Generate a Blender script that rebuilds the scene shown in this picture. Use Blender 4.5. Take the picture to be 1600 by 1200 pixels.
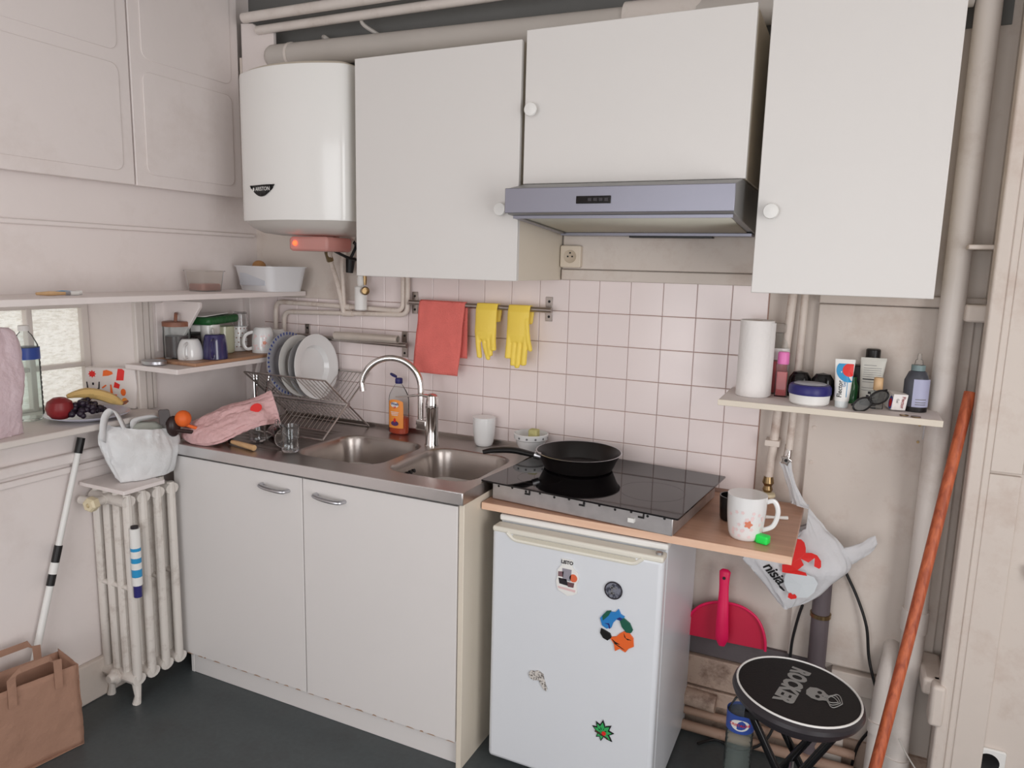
import bpy, bmesh, math, random
from mathutils import Vector, Matrix, noise
random.seed(7)
for o in list(bpy.data.objects): bpy.data.objects.remove(o)
scene = bpy.context.scene
COL = scene.collection

# ---------------------------------------------------------------- camera
RX = Vector((0.9046120, 0.4255194, 0.0247033))     # camera right
RD = Vector((0.0902523, -0.1345802, -0.9867840))   # camera down
RF = Vector((-0.4165712, 0.8948862, -0.1601470))   # camera forward
CW = Vector((2.335, -2.400, 1.557)); FPX = 1138.62
cam_d = bpy.data.cameras.new('camera'); cam = bpy.data.objects.new('camera', cam_d); COL.objects.link(cam)
cam_d.sensor_width = 36; cam_d.lens = FPX / 1600 * 36; cam_d.clip_start = .02
cam.matrix_world = Matrix(((RX.x, -RD.x, -RF.x, CW.x), (RX.y, -RD.y, -RF.y, CW.y), (RX.z, -RD.z, -RF.z, CW.z), (0, 0, 0, 1)))
scene.camera = cam

# ---------------------------------------------------------------- world, daylight and added fill, exposure
w = bpy.data.worlds.new('world'); scene.world = w; w.use_nodes = True
w.node_tree.nodes['Background'].inputs[0].default_value = (.80, .88, 1, 1)
w.node_tree.nodes['Background'].inputs[1].default_value = 1.0
def area(name, loc, direction, sx, sy, power, col):
    d = bpy.data.lights.new(name, 'AREA'); d.shape = 'RECTANGLE'; d.size = sx; d.size_y = sy; d.energy = power; d.color = col
    o = bpy.data.objects.new(name, d); COL.objects.link(o); o.location = loc
    o.rotation_euler = Vector(direction).to_track_quat('-Z', 'Y').to_euler(); return o
# daylight of the room's big window (right wall, beside the camera) and of the kitchen's side window (left wall)
area('window_daylight', (3.94, -2.45, 1.30), (-1, .12, 0), 1.5, 1.9, 52, (1, .985, .965))
area('rear_fill', (1.7, -4.05, 1.30), (0, 1, 0), 1.9, 1.9, 40, (1, .99, .98))  # added fill from behind the camera; no window is known there
area('side_window_daylight', (-.75, -1.15, 1.2), (1, 0, 0), 1.3, .7, 7, (1, .97, .90))
scene.view_settings.view_transform = 'Standard'; scene.view_settings.look = 'None'
scene.view_settings.exposure = -0.38; scene.view_settings.gamma = 1; scene.view_settings.use_curve_mapping = False

# ---------------------------------------------------------------- measuring (photo pixel + a known plane -> a place in the room)
def _ray(px, py): return RX * ((px - 800) / FPX) + RD * ((py - 600) / FPX) + RF
def _hit(px, py, ax, v):
    d = _ray(px, py); return CW + d * ((v - CW[ax]) / d[ax])
def at(px, py, y): return _hit(px, py, 1, y)
def flo(px, py, z=0): return _hit(px, py, 2, z)
def lw(px, py, x=0): return _hit(px, py, 0, x)
def V(*a): return Vector(a)

# ---------------------------------------------------------------- materials
def S(r, g, b):
    f = lambda c: (c / 255 / 12.92) if c / 255 <= .04045 else ((c / 255 + .055) / 1.055) ** 2.4
    return (f(r), f(g), f(b), 1)
MATS = {}
def mat(name, col, rough=.5, metal=0, var=0, scale=8, bump=0, bscale=60, trans=0, ior=1.45, dirt=None, dirt_amt=.0, dscale=5, coat=0, emit=None, estr=0, sss=0, alpha=1, rnd=0, spec=.5):
    if name in MATS: return MATS[name]
    m = bpy.data.materials.new(name); m.use_nodes = True; nt = m.node_tree; N = nt.nodes; L = nt.links
    b = N['Principled BSDF']; b.inputs['Base Color'].default_value = col; b.inputs['Roughness'].default_value = rough
    b.inputs['Metallic'].default_value = metal; b.inputs['Transmission Weight'].default_value = trans; b.inputs['IOR'].default_value = ior
    b.inputs['Coat Weight'].default_value = coat; b.inputs['Coat Roughness'].default_value = .08; b.inputs['Alpha'].default_value = alpha
    b.inputs['Specular IOR Level'].default_value = spec
    if emit: b.inputs['Emission Color'].default_value = emit; b.inputs['Emission Strength'].default_value = estr
    tc = N.new('ShaderNodeTexCoord'); src = None
    if var or rnd or dirt:
        n = N.new('ShaderNodeTexNoise'); n.inputs['Scale'].default_value = scale; n.inputs['Detail'].default_value = 5
        L.new(tc.outputs['Object'], n.inputs['Vector'])
        mx = N.new('ShaderNodeMix'); mx.data_type = 'RGBA'; mx.inputs[0].default_value = .5
        mx.inputs[6].default_value = tuple(c * (1 - var) for c in col[:3]) + (1,)
        mx.inputs[7].default_value = tuple(min(1, c * (1 + var)) for c in col[:3]) + (1,)
        L.new(n.outputs['Fac'], mx.inputs[0]); src = mx.outputs[2]
        if rnd:
            oi = N.new('ShaderNodeObjectInfo'); hv = N.new('ShaderNodeHueSaturation')
            mr = N.new('ShaderNodeMapRange'); mr.inputs[3].default_value = 1 - rnd; mr.inputs[4].default_value = 1 + rnd
            L.new(oi.outputs['Random'], mr.inputs[0]); L.new(mr.outputs[0], hv.inputs['Value']); L.new(src, hv.inputs['Color']); src = hv.outputs[0]
        if dirt:
            n2 = N.new('ShaderNodeTexNoise'); n2.inputs['Scale'].default_value = dscale; n2.inputs['Detail'].default_value = 8; n2.inputs['Roughness'].default_value = .7
            L.new(tc.outputs['Object'], n2.inputs['Vector'])
            r = N.new('ShaderNodeMapRange'); r.inputs[1].default_value = .52; r.inputs[2].default_value = .75; r.inputs[4].default_value = dirt_amt
            L.new(n2.outputs['Fac'], r.inputs[0])
            m2 = N.new('ShaderNodeMix'); m2.data_type = 'RGBA'; m2.inputs[7].default_value = dirt
            L.new(r.outputs[0], m2.inputs[0]); L.new(src, m2.inputs[6]); src = m2.outputs[2]
        L.new(src, b.inputs['Base Color'])
    if bump:
        n3 = N.new('ShaderNodeTexNoise'); n3.inputs['Scale'].default_value = bscale; n3.inputs['Detail'].default_value = 4
        L.new(tc.outputs['Object'], n3.inputs['Vector'])
        bp = N.new('ShaderNodeBump'); bp.inputs['Strength'].default_value = bump; bp.inputs['Distance'].default_value = .01
        L.new(n3.outputs['Fac'], bp.inputs['Height']); L.new(bp.outputs[0], b.inputs['Normal'])
    MATS[name] = m; return m

def film(name, col, opac=.35, rough=.15, bump=0, bscale=30, translucent=0, gloss=.25):
    """thin see-through plastic: part clear, part milky, part gloss"""
    m = bpy.data.materials.new(name); m.use_nodes = True; nt = m.node_tree; N = nt.nodes; L = nt.links
    N.remove(N['Principled BSDF']); out = N['Material Output']
    t = N.new('ShaderNodeBsdfTransparent'); t.inputs[0].default_value = tuple(.55 + .45 * c for c in col[:3]) + (1,)
    d = N.new('ShaderNodeBsdfDiffuse'); d.inputs[0].default_value = col
    tl = N.new('ShaderNodeBsdfTranslucent'); tl.inputs[0].default_value = col
    g = N.new('ShaderNodeBsdfGlossy'); g.inputs['Roughness'].default_value = rough
    m1 = N.new('ShaderNodeMixShader'); m1.inputs[0].default_value = translucent; L.new(d.outputs[0], m1.inputs[1]); L.new(tl.outputs[0], m1.inputs[2])
    m2 = N.new('ShaderNodeMixShader'); m2.inputs[0].default_value = opac; L.new(t.outputs[0], m2.inputs[1]); L.new(m1.outputs[0], m2.inputs[2])
    fr = N.new('ShaderNodeLayerWeight'); fr.inputs[0].default_value = gloss
    m3 = N.new('ShaderNodeMixShader'); L.new(fr.outputs['Fresnel'], m3.inputs[0]); L.new(m2.outputs[0], m3.inputs[1]); L.new(g.outputs[0], m3.inputs[2])
    if bump:
        tc = N.new('ShaderNodeTexCoord'); n3 = N.new('ShaderNodeTexNoise'); n3.inputs['Scale'].default_value = bscale; n3.inputs['Detail'].default_value = 5
        L.new(tc.outputs['Object'], n3.inputs['Vector'])
        bp = N.new('ShaderNodeBump'); bp.inputs['Strength'].default_value = bump; bp.inputs['Distance'].default_value = .01
        L.new(n3.outputs['Fac'], bp.inputs['Height'])
        for s in (d, g, tl): L.new(bp.outputs[0], s.inputs['Normal'])
    L.new(m3.outputs[0], out.inputs[0]); MATS[name] = m; return m

def wood(name, a, b, scale=3, rough=.45, axis=0, stretch=12):
    m = bpy.data.materials.new(name); m.use_nodes = True; nt = m.node_tree; N = nt.nodes; L = nt.links; bs = N['Principled BSDF']
    tc = N.new('ShaderNodeTexCoord'); mp = N.new('ShaderNodeMapping'); s = [stretch] * 3; s[axis] = 1; mp.inputs['Scale'].default_value = s
    n = N.new('ShaderNodeTexNoise'); n.inputs['Scale'].default_value = scale; n.inputs['Detail'].default_value = 6; n.inputs['Distortion'].default_value = .6
    r = N.new('ShaderNodeValToRGB'); r.color_ramp.elements[0].color = a; r.color_ramp.elements[1].color = b
    r.color_ramp.elements[0].position = .3; r.color_ramp.elements[1].position = .7
    L.new(tc.outputs['Object'], mp.inputs[0]); L.new(mp.outputs[0], n.inputs['Vector']); L.new(n.outputs['Fac'], r.inputs[0]); L.new(r.outputs[0], bs.inputs['Base Color'])
    bs.inputs['Roughness'].default_value = rough; MATS[name] = m; return m

wall_m = mat('wall_paint', S(236, 227, 224), .6, var=.04, scale=2, bump=.08, bscale=25, dirt=S(190, 172, 160), dirt_amt=.25, dscale=3)
wall_old = mat('old_paint', S(216, 205, 196), .55, var=.06, scale=3, bump=.15, bscale=18, dirt=S(172, 140, 122), dirt_amt=.38, dscale=6)
wall_dirty = mat('stained_paint', S(190, 166, 150), .6, var=.15, scale=9, bump=.3, bscale=40, dirt=S(92, 62, 48), dirt_amt=.9, dscale=13)
grey_up = mat('grey_upper_paint', S(112, 112, 110), .7, var=.2, scale=2.5, bump=.2, bscale=15)
grey_dark = mat('grey_band_paint', S(100, 92, 94), .7, var=.15, scale=6, bump=.2)
ceil_m = mat('ceiling_paint', S(215, 210, 205), .7, var=.03)
tile_m = mat('tile_glaze', S(238, 225, 223), .16, var=.02, scale=5, rnd=.02, bump=.02, bscale=8)
grout_m = mat('grout', S(166, 132, 118), .9, var=.25, scale=9)
lam = mat('white_laminate', S(224, 221, 218), .38, var=.012, scale=4, bump=.015, bscale=200)
lam2 = mat('white_laminate_base', S(226, 222, 220), .4, var=.015, scale=4, bump=.015, bscale=200)
cream = mat('cream_edge', S(226, 216, 200), .45, var=.03)
enamel = mat('white_enamel', S(238, 237, 234), .22, var=.01, coat=.3)
fridge_m = mat('fridge_enamel', S(222, 225, 230), .32, var=.012, scale=6, bump=.02, bscale=300)
rad_m = mat('radiator_paint', S(224, 217, 210), .4, var=.04, scale=10, dirt=S(120, 84, 62), dirt_amt=.45, dscale=14, bump=.1, bscale=30)
pipe_m = mat('pipe_paint', S(222, 210, 200), .45, var=.06, scale=9, dirt=S(150, 105, 80), dirt_amt=.6, dscale=10)
pipe_w = mat('pipe_white', S(222, 214, 208), .4, var=.04, scale=6, dirt=S(170, 150, 135), dirt_amt=.4, dscale=5)
pipe_g = mat('pipe_grey', S(196, 190, 184), .5, var=.08, scale=4)
pipe_d = mat('pipe_dark', S(104, 94, 98), .55, var=.06)
steel = mat('stainless', S(176, 168, 163), .3, metal=1, var=.08, scale=30, bump=.02, bscale=120)
chrome = mat('chrome', S(225, 222, 220), .08, metal=1)
wire_m = mat('wire_chrome', S(205, 200, 196), .3, metal=1)
alu = mat('brushed_aluminium', S(190, 190, 194), .35, metal=1)
hood_m = mat('hood_steel', S(148, 148, 160), .42, metal=.7, var=.06, scale=3, bump=.02, bscale=150)
hood_top = mat('hood_grey', S(150, 150, 150), .4, metal=.4, var=.05)
filter_m = mat('hood_filter', S(205, 202, 188), .6, var=.06, scale=10)
black = mat('black_plastic', S(22, 20, 21), .4)
blackg = mat('black_gloss', S(16, 15, 17), .15)
glass_black = mat('black_ceramic_glass', S(20, 17, 19), .05, spec=.55)
galv = mat('galvanised', S(190, 186, 186), .4, metal=.8, var=.25, scale=25)
pan_m = mat('pan_coating', S(24, 21, 21), .35, var=.15, scale=20)
pan_in = mat('pan_inside', S(34, 26, 26), .6)
beech = wood('beech_board', S(188, 142, 118), S(208, 162, 136), 2.2, .4, 0, 14)
oak = wood('oak_board', S(160, 118, 92), S(188, 146, 116), 3, .5, 1, 10)
stick_m = wood('stick_wood', S(150, 64, 36), S(206, 108, 66), 9, .5, 2, 10)
wood_l = wood('light_wood', S(205, 165, 120), S(226, 190, 145), 5, .5, 0, 6)
edge_w = wood('board_edge', S(226, 184, 156), S(238, 202, 176), 4, .5, 0, 10)
wood_d = wood('brown_wood', S(120, 76, 58), S(148, 98, 76), 5, .5, 0, 6)
china = mat('china', S(236, 236, 236), .12, coat=.5)
china_w = mat('china_cream', S(226, 224, 220), .15, coat=.4)
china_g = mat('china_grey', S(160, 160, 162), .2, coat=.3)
navy = mat('navy_glaze', S(52, 48, 96), .15, coat=.6)
green_m = mat('sage_glaze', S(196, 198, 172), .2, coat=.4)
cup_in = mat('cup_inside', S(200, 212, 212), .2, coat=.4)
black_cup = mat('black_glaze', S(24, 22, 22), .2)
glass_m = mat('clear_glass', (.97, .99, 1, 1), .02, trans=1, ior=1.45)
clear = film('clear_plastic', S(236, 242, 242), .035, .05, gloss=.10)
clear_t = film('clear_tub_plastic', S(236, 232, 228), .16, .1, gloss=.12)
water_m = film('water_plastic', S(230, 240, 234), .07, .05, gloss=.06)
bag_w = film('white_bag_film', S(250, 251, 252), .92, .3, bump=.35, bscale=40, translucent=.15, gloss=.1)
bag_p = film('pink_bag_film', S(252, 210, 210), .94, .35, bump=.6, bscale=60, translucent=.25, gloss=.1)
bag_l = film('lilac_bag_film', S(250, 234, 240), .82, .3, bump=.7, bscale=50, translucent=.4, gloss=.1)
bag_t = film('frosted_bag_film', S(248, 249, 252), .70, .35, bump=.4, bscale=40, translucent=.15, gloss=.1)
red_t = mat('red_cloth', S(238, 124, 116), .95, var=.1, scale=18, bump=.5, bscale=250)
yellow = mat('yellow_rubber', S(255, 220, 92), .45, var=.06, scale=12)
kraft = mat('kraft_paper', S(166, 128, 108), .8, var=.08, scale=9, bump=.5, bscale=26)
kraft_in = mat('kraft_inside', S(120, 84, 70), .85, var=.05)
pink = mat('pink_plastic', S(238, 24, 92), .4)
pinkl = mat('light_pink_plastic', S(240, 130, 196), .35)
orange = mat('orange_plastic', S(240, 110, 44), .5)
orange_l = film('orange_liquid', S(252, 92, 30), .9, .05, gloss=.3, translucent=.5)
orange_b = mat('orange_label', S(255, 160, 72), .4)
blue_cap = mat('blue_cap', S(44, 42, 112), .4)
blue_l = mat('blue_label', S(58, 86, 168), .4)
blue_s = mat('sky_blue', S(44, 150, 204), .4)
red_m = mat('red_print', S(228, 44, 40), .45)
white_p = mat('white_plastic', S(236, 235, 232), .35)
white_tub = mat('tub_plastic', S(226, 226, 228), .35, var=.02)
ivory = mat('ivory_plastic', S(222, 208, 176), .4)
paper = mat('paper_white', S(240, 236, 234), .85, bump=.2, bscale=90)
grey_p = mat('grey_print', S(120, 120, 122), .5)
dark_p = mat('dark_print', S(40, 34, 40), .5)
green_f = mat('green_plastic_bag', S(40, 96, 52), .4, var=.3, scale=20, bump=.6, bscale=40)
green_n = mat('neon_green', S(40, 232, 90), .35)
leaf_g = mat('leaf_green', S(60, 170, 96), .4)
apple_m = mat('nectarine_skin', S(140, 40, 44), .4, var=.35, scale=6)
grape_m = mat('grape_skin', S(42, 32, 46), .35, var=.3)
banana_m = mat('banana_skin', S(218, 184, 118), .5, var=.12, scale=14, dirt=S(80, 52, 34), dirt_amt=.7, dscale=16)
brass = mat('brass', S(150, 126, 92), .3, metal=1, var=.2, scale=30)
tea = mat('dark_tea', S(60, 34, 32), .3, var=.3, scale=12)
pinkliq = film('pink_liquid', S(226, 110, 112), .75, .05, gloss=.3)
black_t = mat('stool_vinyl', S(20, 17, 18), .6, bump=.1, bscale=200)
stool_m = mat('stool_rim', S(48, 44, 48), .35)
grey_l = mat('grey_lettering', S(150, 150, 148), .6)
lid_red = film('lamp_cover', S(252, 196, 188), .9, .2, gloss=.2, translucent=.5)
led = mat('led', S(255, 60, 30), .4, emit=(1, .09, .03, 1), estr=4)
floor_m = mat('floor_vinyl', S(76, 82, 84), .42, var=.18, scale=60, bump=.03, bscale=80, dirt=S(56, 50, 50), dirt_amt=.4, dscale=3)
cable_m = mat('cable', S(26, 24, 25), .5)
plaster_frame = mat('window_paint', S(222, 214, 208), .5, var=.03)
lime = mat('lime_sponge', S(196, 190, 132), .8, var=.15, scale=30, bump=.4)
purple_l = mat('lilac_label', S(176, 178, 206), .45)

# window panes: crinkled translucent sheet in daylight
m = bpy.data.materials.new('window_sheet'); m.use_nodes = True; nt = m.node_tree; N = nt.nodes; L = nt.links; N.remove(N['Principled BSDF'])
tl = N.new('ShaderNodeBsdfTranslucent'); tl.inputs[0].default_value = (.9, .88, .82, 1); gl = N.new('ShaderNodeBsdfGlossy'); gl.inputs['Roughness'].default_value = .25
df = N.new('ShaderNodeBsdfDiffuse'); df.inputs[0].default_value = (.85, .83, .78, 1)
tc = N.new('ShaderNodeTexCoord'); mp = N.new('ShaderNodeMapping'); mp.inputs['Scale'].default_value = (1, 1, 3.2)
n3 = N.new('ShaderNodeTexNoise'); n3.inputs['Scale'].default_value = 38; n3.inputs['Detail'].default_value = 7; n3.inputs['Roughness'].default_value = .65
L.new(tc.outputs['Object'], mp.inputs[0]); L.new(mp.outputs[0], n3.inputs['Vector'])
cr = N.new('ShaderNodeValToRGB'); cr.color_ramp.elements[0].color = (.74, .70, .62, 1); cr.color_ramp.elements[1].color = (.93, .91, .85, 1); cr.color_ramp.elements[0].position = .33; cr.color_ramp.elements[1].position = .55
L.new(n3.outputs['Fac'], cr.inputs[0]); L.new(cr.outputs[0], tl.inputs[0]); L.new(cr.outputs[0], df.inputs[0])
bp = N.new('ShaderNodeBump'); bp.inputs['Strength'].default_value = .9; bp.inputs['Distance'].default_value = .02; L.new(n3.outputs['Fac'], bp.inputs['Height'])
for s_ in (tl, gl, df): L.new(bp.outputs[0], s_.inputs['Normal'])
a1 = N.new('ShaderNodeMixShader'); a1.inputs[0].default_value = .3; L.new(tl.outputs[0], a1.inputs[1]); L.new(df.outputs[0], a1.inputs[2])
a2 = N.new('ShaderNodeMixShader'); a2.inputs[0].default_value = .1; L.new(a1.outputs[0], a2.inputs[1]); L.new(gl.outputs[0], a2.inputs[2])
L.new(a2.outputs[0], N['Material Output'].inputs[0]); pane_m = m

# speckled and striped prints
def voro(name, a, b, scale):
    m = bpy.data.materials.new(name); m.use_nodes = True; nt = m.node_tree; N = nt.nodes; L = nt.links; bs = N['Principled BSDF']
    tc = N.new('ShaderNodeTexCoord'); n = N.new('ShaderNodeTexNoise'); n.inputs['Scale'].default_value = scale; n.inputs['Detail'].default_value = 3
    r = N.new('ShaderNodeValToRGB'); r.color_ramp.elements[0].color = a; r.color_ramp.elements[1].color = b; r.color_ramp.elements[0].position = .42; r.color_ramp.elements[1].position = .52
    L.new(tc.outputs['Object'], n.inputs['Vector']); L.new(n.outputs['Fac'], r.inputs[0]); L.new(r.outputs[0], bs.inputs['Base Color']); bs.inputs['Roughness'].default_value = .45; return m
speck = voro('speckled_print', S(110, 104, 100), S(214, 208, 202), 170)
pebble = voro('round_badge_print', S(58, 60, 72), S(120, 122, 134), 90)

# ---------------------------------------------------------------- mesh helpers
class G:
    def __init__(s): s.v = []; s.f = []
    def add(s, vs, fs):
        k = len(s.v); s.v += [Vector(v) for v in vs]; s.f += [tuple(i + k for i in f) for f in fs]; return s
    def box(s, a, b):
        x0, y0, z0 = (min(a[i], b[i]) for i in range(3)); x1, y1, z1 = (max(a[i], b[i]) for i in range(3))
        return s.add([(x0, y0, z0), (x1, y0, z0), (x1, y1, z0), (x0, y1, z0), (x0, y0, z1), (x1, y0, z1), (x1, y1, z1), (x0, y1, z1)],
                     [(0, 3, 2, 1), (4, 5, 6, 7), (0, 1, 5, 4), (1, 2, 6, 5), (2, 3, 7, 6), (3, 0, 4, 7)])
    def rings(s, R, cap=True, closed=True):
        n = len(R[0]); vs = [p for r in R for p in r]; fs = []
        for i in range(len(R) - 1):
            for j in range(n if closed else n - 1):
                k = (j + 1) % n; fs.append((i * n + j, i * n + k, (i + 1) * n + k, (i + 1) * n + j))
        if cap: fs.append(tuple(range(n - 1, -1, -1))); fs.append(tuple((len(R) - 1) * n + j for j in range(n)))
        return s.add(vs, fs)
    def lathe(s, prof, c=(0, 0, 0), n=28, sx=1, sy=1, axis=None, cap=True):
        c = Vector(c); q = Vector((0, 0, 1)).rotation_difference(Vector(axis).normalized()) if axis is not None else None
        R = []
        for r, z in prof:
            ring = []
            for j in range(n):
                t = 2 * math.pi * j / n; p = Vector((max(r, 1e-5) * math.cos(t) * sx, max(r, 1e-5) * math.sin(t) * sy, z))
                ring.append(c + (q @ p if q else p))
            R.append(ring)
        return s.rings(R, cap)
    def tube(s, path, r, n=10, flat=1, cap=True):
        P = [Vector(p) for p in path]; rs = r if isinstance(r, (list, tuple)) else [r] * len(P); R = []; u = None
        for i, p in enumerate(P):
            t = (P[min(i + 1, len(P) - 1)] - P[max(i - 1, 0)]).normalized()
            if u is None: u = t.cross(Vector((0, 0, 1)) if abs(t.z) < .9 else Vector((1, 0, 0))).normalized()
            else: u = (u - t * u.dot(t)).normalized()
            v = t.cross(u)
            R.append([p + u * (math.cos(2 * math.pi * j / n) * rs[i]) + v * (math.sin(2 * math.pi * j / n) * rs[i] * flat) for j in range(n)])
        return s.rings(R, cap)
    def prism(s, poly, fr, d0, d1):
        """2-D polygon in the frame fr = (origin, u, v, n), from depth d0 to d1"""
        o, u, v, nn = fr; n = len(poly)
        a = [o + u * p[0] + v * p[1] + nn * d0 for p in poly]; b = [o + u * p[0] + v * p[1] + nn * d1 for p in poly]
        return s.add(a + b, [tuple(range(n - 1, -1, -1)), tuple(range(n, 2 * n))] + [(i, (i + 1) % n, n + (i + 1) % n, n + i) for i in range(n)])
    def xf(s, fn): s.v = [Vector(fn(p)) for p in s.v]; return s
    def grid(s, fn, nu, nv):
        vs = [fn(i / nu, j / nv) for i in range(nu + 1) for j in range(nv + 1)]
        return s.add(vs, [(i * (nv + 1) + j, (i + 1) * (nv + 1) + j, (i + 1) * (nv + 1) + j + 1, i * (nv + 1) + j + 1) for i in range(nu) for j in range(nv)])
    def sphere(s, c, r, n=16, sx=1, sy=1, sz=1):
        return s.lathe([(r * math.sin(math.pi * i / (n // 2)), -r * sz * math.cos(math.pi * i / (n // 2))) for i in range(n // 2 + 1)], c, n, sx, sy)

def smooth_path(P, sub=6):
    P = [Vector(p) for p in P]; out = []
    for i in range(len(P) - 1):
        a, b, c, d = P[max(i - 1, 0)], P[i], P[i + 1], P[min(i + 2, len(P) - 1)]
        for k in range(sub):
            t = k / sub; out.append(.5 * ((2 * b) + (c - a) * t + (2 * a - 5 * b + 4 * c - d) * t * t + (3 * b - a - 3 * c + d) * t ** 3))
    return out + [P[-1]]
def fillet(P, r, sub=5):
    P = [Vector(p) for p in P]; out = [P[0]]
    for i in range(1, len(P) - 1):
        a = (P[i - 1] - P[i]); b = (P[i + 1] - P[i]); ra = min(r, a.length * .48); rb = min(r, b.length * .48)
        p0 = P[i] + a.normalized() * ra; p1 = P[i] + b.normalized() * rb
        for k in range(sub + 1):
            t = k / sub; out.append(p0 * (1 - t) ** 2 + P[i] * 2 * t * (1 - t) + p1 * t * t)
    return out + [P[-1]]
def rrect(w, h, r, n=5):
    out = []
    for cx, cy, a0 in ((w / 2 - r, h / 2 - r, 0), (-w / 2 + r, h / 2 - r, 90), (-w / 2 + r, -h / 2 + r, 180), (w / 2 - r, -h / 2 + r, 270)):
        for k in range(n + 1):
            t = math.radians(a0 + 90 * k / n); out.append((cx + r * math.cos(t), cy + r * math.sin(t)))
    return out
def circ(r, n=24, sx=1, sy=1, cx=0, cy=0): return [(cx + r * sx * math.cos(2 * math.pi * i / n), cy + r * sy * math.sin(2 * math.pi * i / n)) for i in range(n)]

WL = {}
def mesh_of(g, smooth):
    me = bpy.data.meshes.new('m'); me.from_pydata([tuple(v) for v in g.v], [], g.f); me.validate()
    bm = bmesh.new(); bm.from_mesh(me); bmesh.ops.recalc_face_normals(bm, faces=bm.faces); bm.to_mesh(me); bm.free()
    if smooth:
        for p in me.polygons: p.use_smooth = True
        me.set_sharp_from_angle(angle=math.radians(smooth))
    return me
def part(name, g, m, parent=None, smooth=35, bev=0, seg=2, local=False, label=None, kind=None):
    if parent is not None and not local:
        o0 = WL[parent.name]; g.xf(lambda p: p - o0)
    me = mesh_of(g, smooth); me.name = name
    me.materials.append(m); o = bpy.data.objects.new(name, me); COL.objects.link(o)
    if parent is not None: o.parent = parent; WL[o.name] = WL[parent.name]
    else: WL[o.name] = Vector((0, 0, 0))
    if bev:
        b = o.modifiers.new('bevel', 'BEVEL'); b.width = bev; b.segments = seg; b.limit_method = 'ANGLE'; b.angle_limit = math.radians(40)
    if label: o['label'] = label
    if kind: o['kind'] = kind
    return o
def thing(name, label, cat, loc=(0, 0, 0), group=None):
    o = bpy.data.objects.new(name, None); COL.objects.link(o); o.location = loc; o.empty_display_size = .05
    o['label'] = label; o['category'] = cat
    if group: o['group'] = group
    WL[o.name] = Vector(loc); return o
def solo(name, g, m, label, cat, loc=(0, 0, 0), group=None, **k):
    """a thing that is one mesh"""
    loc = Vector(loc); g.xf(lambda p: p - loc); o = part(name, g, m, None, **k); o.location = loc; WL[o.name] = loc
    o['label'] = label; o['category'] = cat
    if group: o['group'] = group
    return o
def struct(name, g, m, **k): return part(name, g, m, None, kind='structure', **k)
def text_g(s, size, ext=.0004, bold=0, shear=0, spacing=1):
    cu = bpy.data.curves.new('t', 'FONT'); cu.body = s; cu.size = size; cu.extrude = ext; cu.offset = bold; cu.shear = shear; cu.space_character = spacing
    cu.align_x = 'CENTER'; cu.align_y = 'CENTER'; cu.resolution_u = 3
    ob = bpy.data.objects.new('t', cu); COL.objects.link(ob); bpy.context.view_layer.update()
    me = ob.evaluated_get(bpy.context.evaluated_depsgraph_get()).to_mesh(); g = G().add([v.co.copy() for v in me.vertices], [tuple(p.vertices) for p in me.polygons])
    bpy.data.objects.remove(ob); bpy.data.curves.remove(cu); return g
def on_frame(g, fr):
    o, u, v, n = fr; return g.xf(lambda p: o + u * p.x + v * p.y + n * p.z)
def on_cyl(g, c, r, z, ang, off=.0006, rfn=None):
    """wrap flat (x, y) artwork round an upright cylinder at c"""
    def f(p):
        rr = (rfn(z + p.y) if rfn else r); a = ang + p.x / rr; q = rr + off + p.z
        return V(c[0] + q * math.cos(a), c[1] + q * math.sin(a), z + p.y)
    return g.xf(f)
def flatpoly(poly, th=.0004): return G().prism(poly, (V(0, 0, 0), V(1, 0, 0), V(0, 1, 0), V(0, 0, 1)), 0, th)
def crinkle(p, s, a, seed=0):
    q = p * s + Vector((seed, seed * 1.7, 0)); r = p * s * 2.1 + Vector((3 + seed, 0, 9))
    return a * (noise.noise(q) + .7 * (.5 - 2 * abs(noise.noise(r))) + .45 * (.5 - 2 * abs(noise.noise(r * 2.1))))
def loft_bag(rows, thick, nn, seg=60, sub=9, amp=.008, freq=30, seed=0, cap=False, fa=2.2, ft=3.0):
    """closed crumpled loft through (left point, right point) rows; nn = outward front direction"""
    A = smooth_path([r[0] for r in rows], sub); B = smooth_path([r[1] for r in rows], sub); n = Vector(nn).normalized(); R = []
    for i, (a, b) in enumerate(zip(A, B)):
        t = i / (len(A) - 1); c = (a + b) / 2; h = (b - a) / 2
        k = t * (len(thick) - 1); j = min(int(k), len(thick) - 2); th = thick[j] + (thick[j + 1] - thick[j]) * (k - j); ring = []
        for q in range(seg):
            an = 2 * math.pi * q / seg; cs, sn = math.cos(an), math.sin(an)
            p = c + h * (abs(cs) ** .85 * (1 if cs > 0 else -1)) + n * (th * sn)
            d = (h * cs + n * th * sn); d = d.normalized() if d.length > 1e-6 else n
            w1 = Vector((cs * fa + seed, sn * fa, t * ft)); w2 = Vector((cs * fa * 2.1 + 5, sn * fa * 2.1 + seed, t * ft * 1.7))
            p = p + d * (amp * (noise.noise(w1) + .9 * (.35 - abs(noise.noise(w2))) + .35 * noise.noise(p * freq)))
            ring.append(p)
        R.append(ring)
    return G().rings(R, cap)

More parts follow.
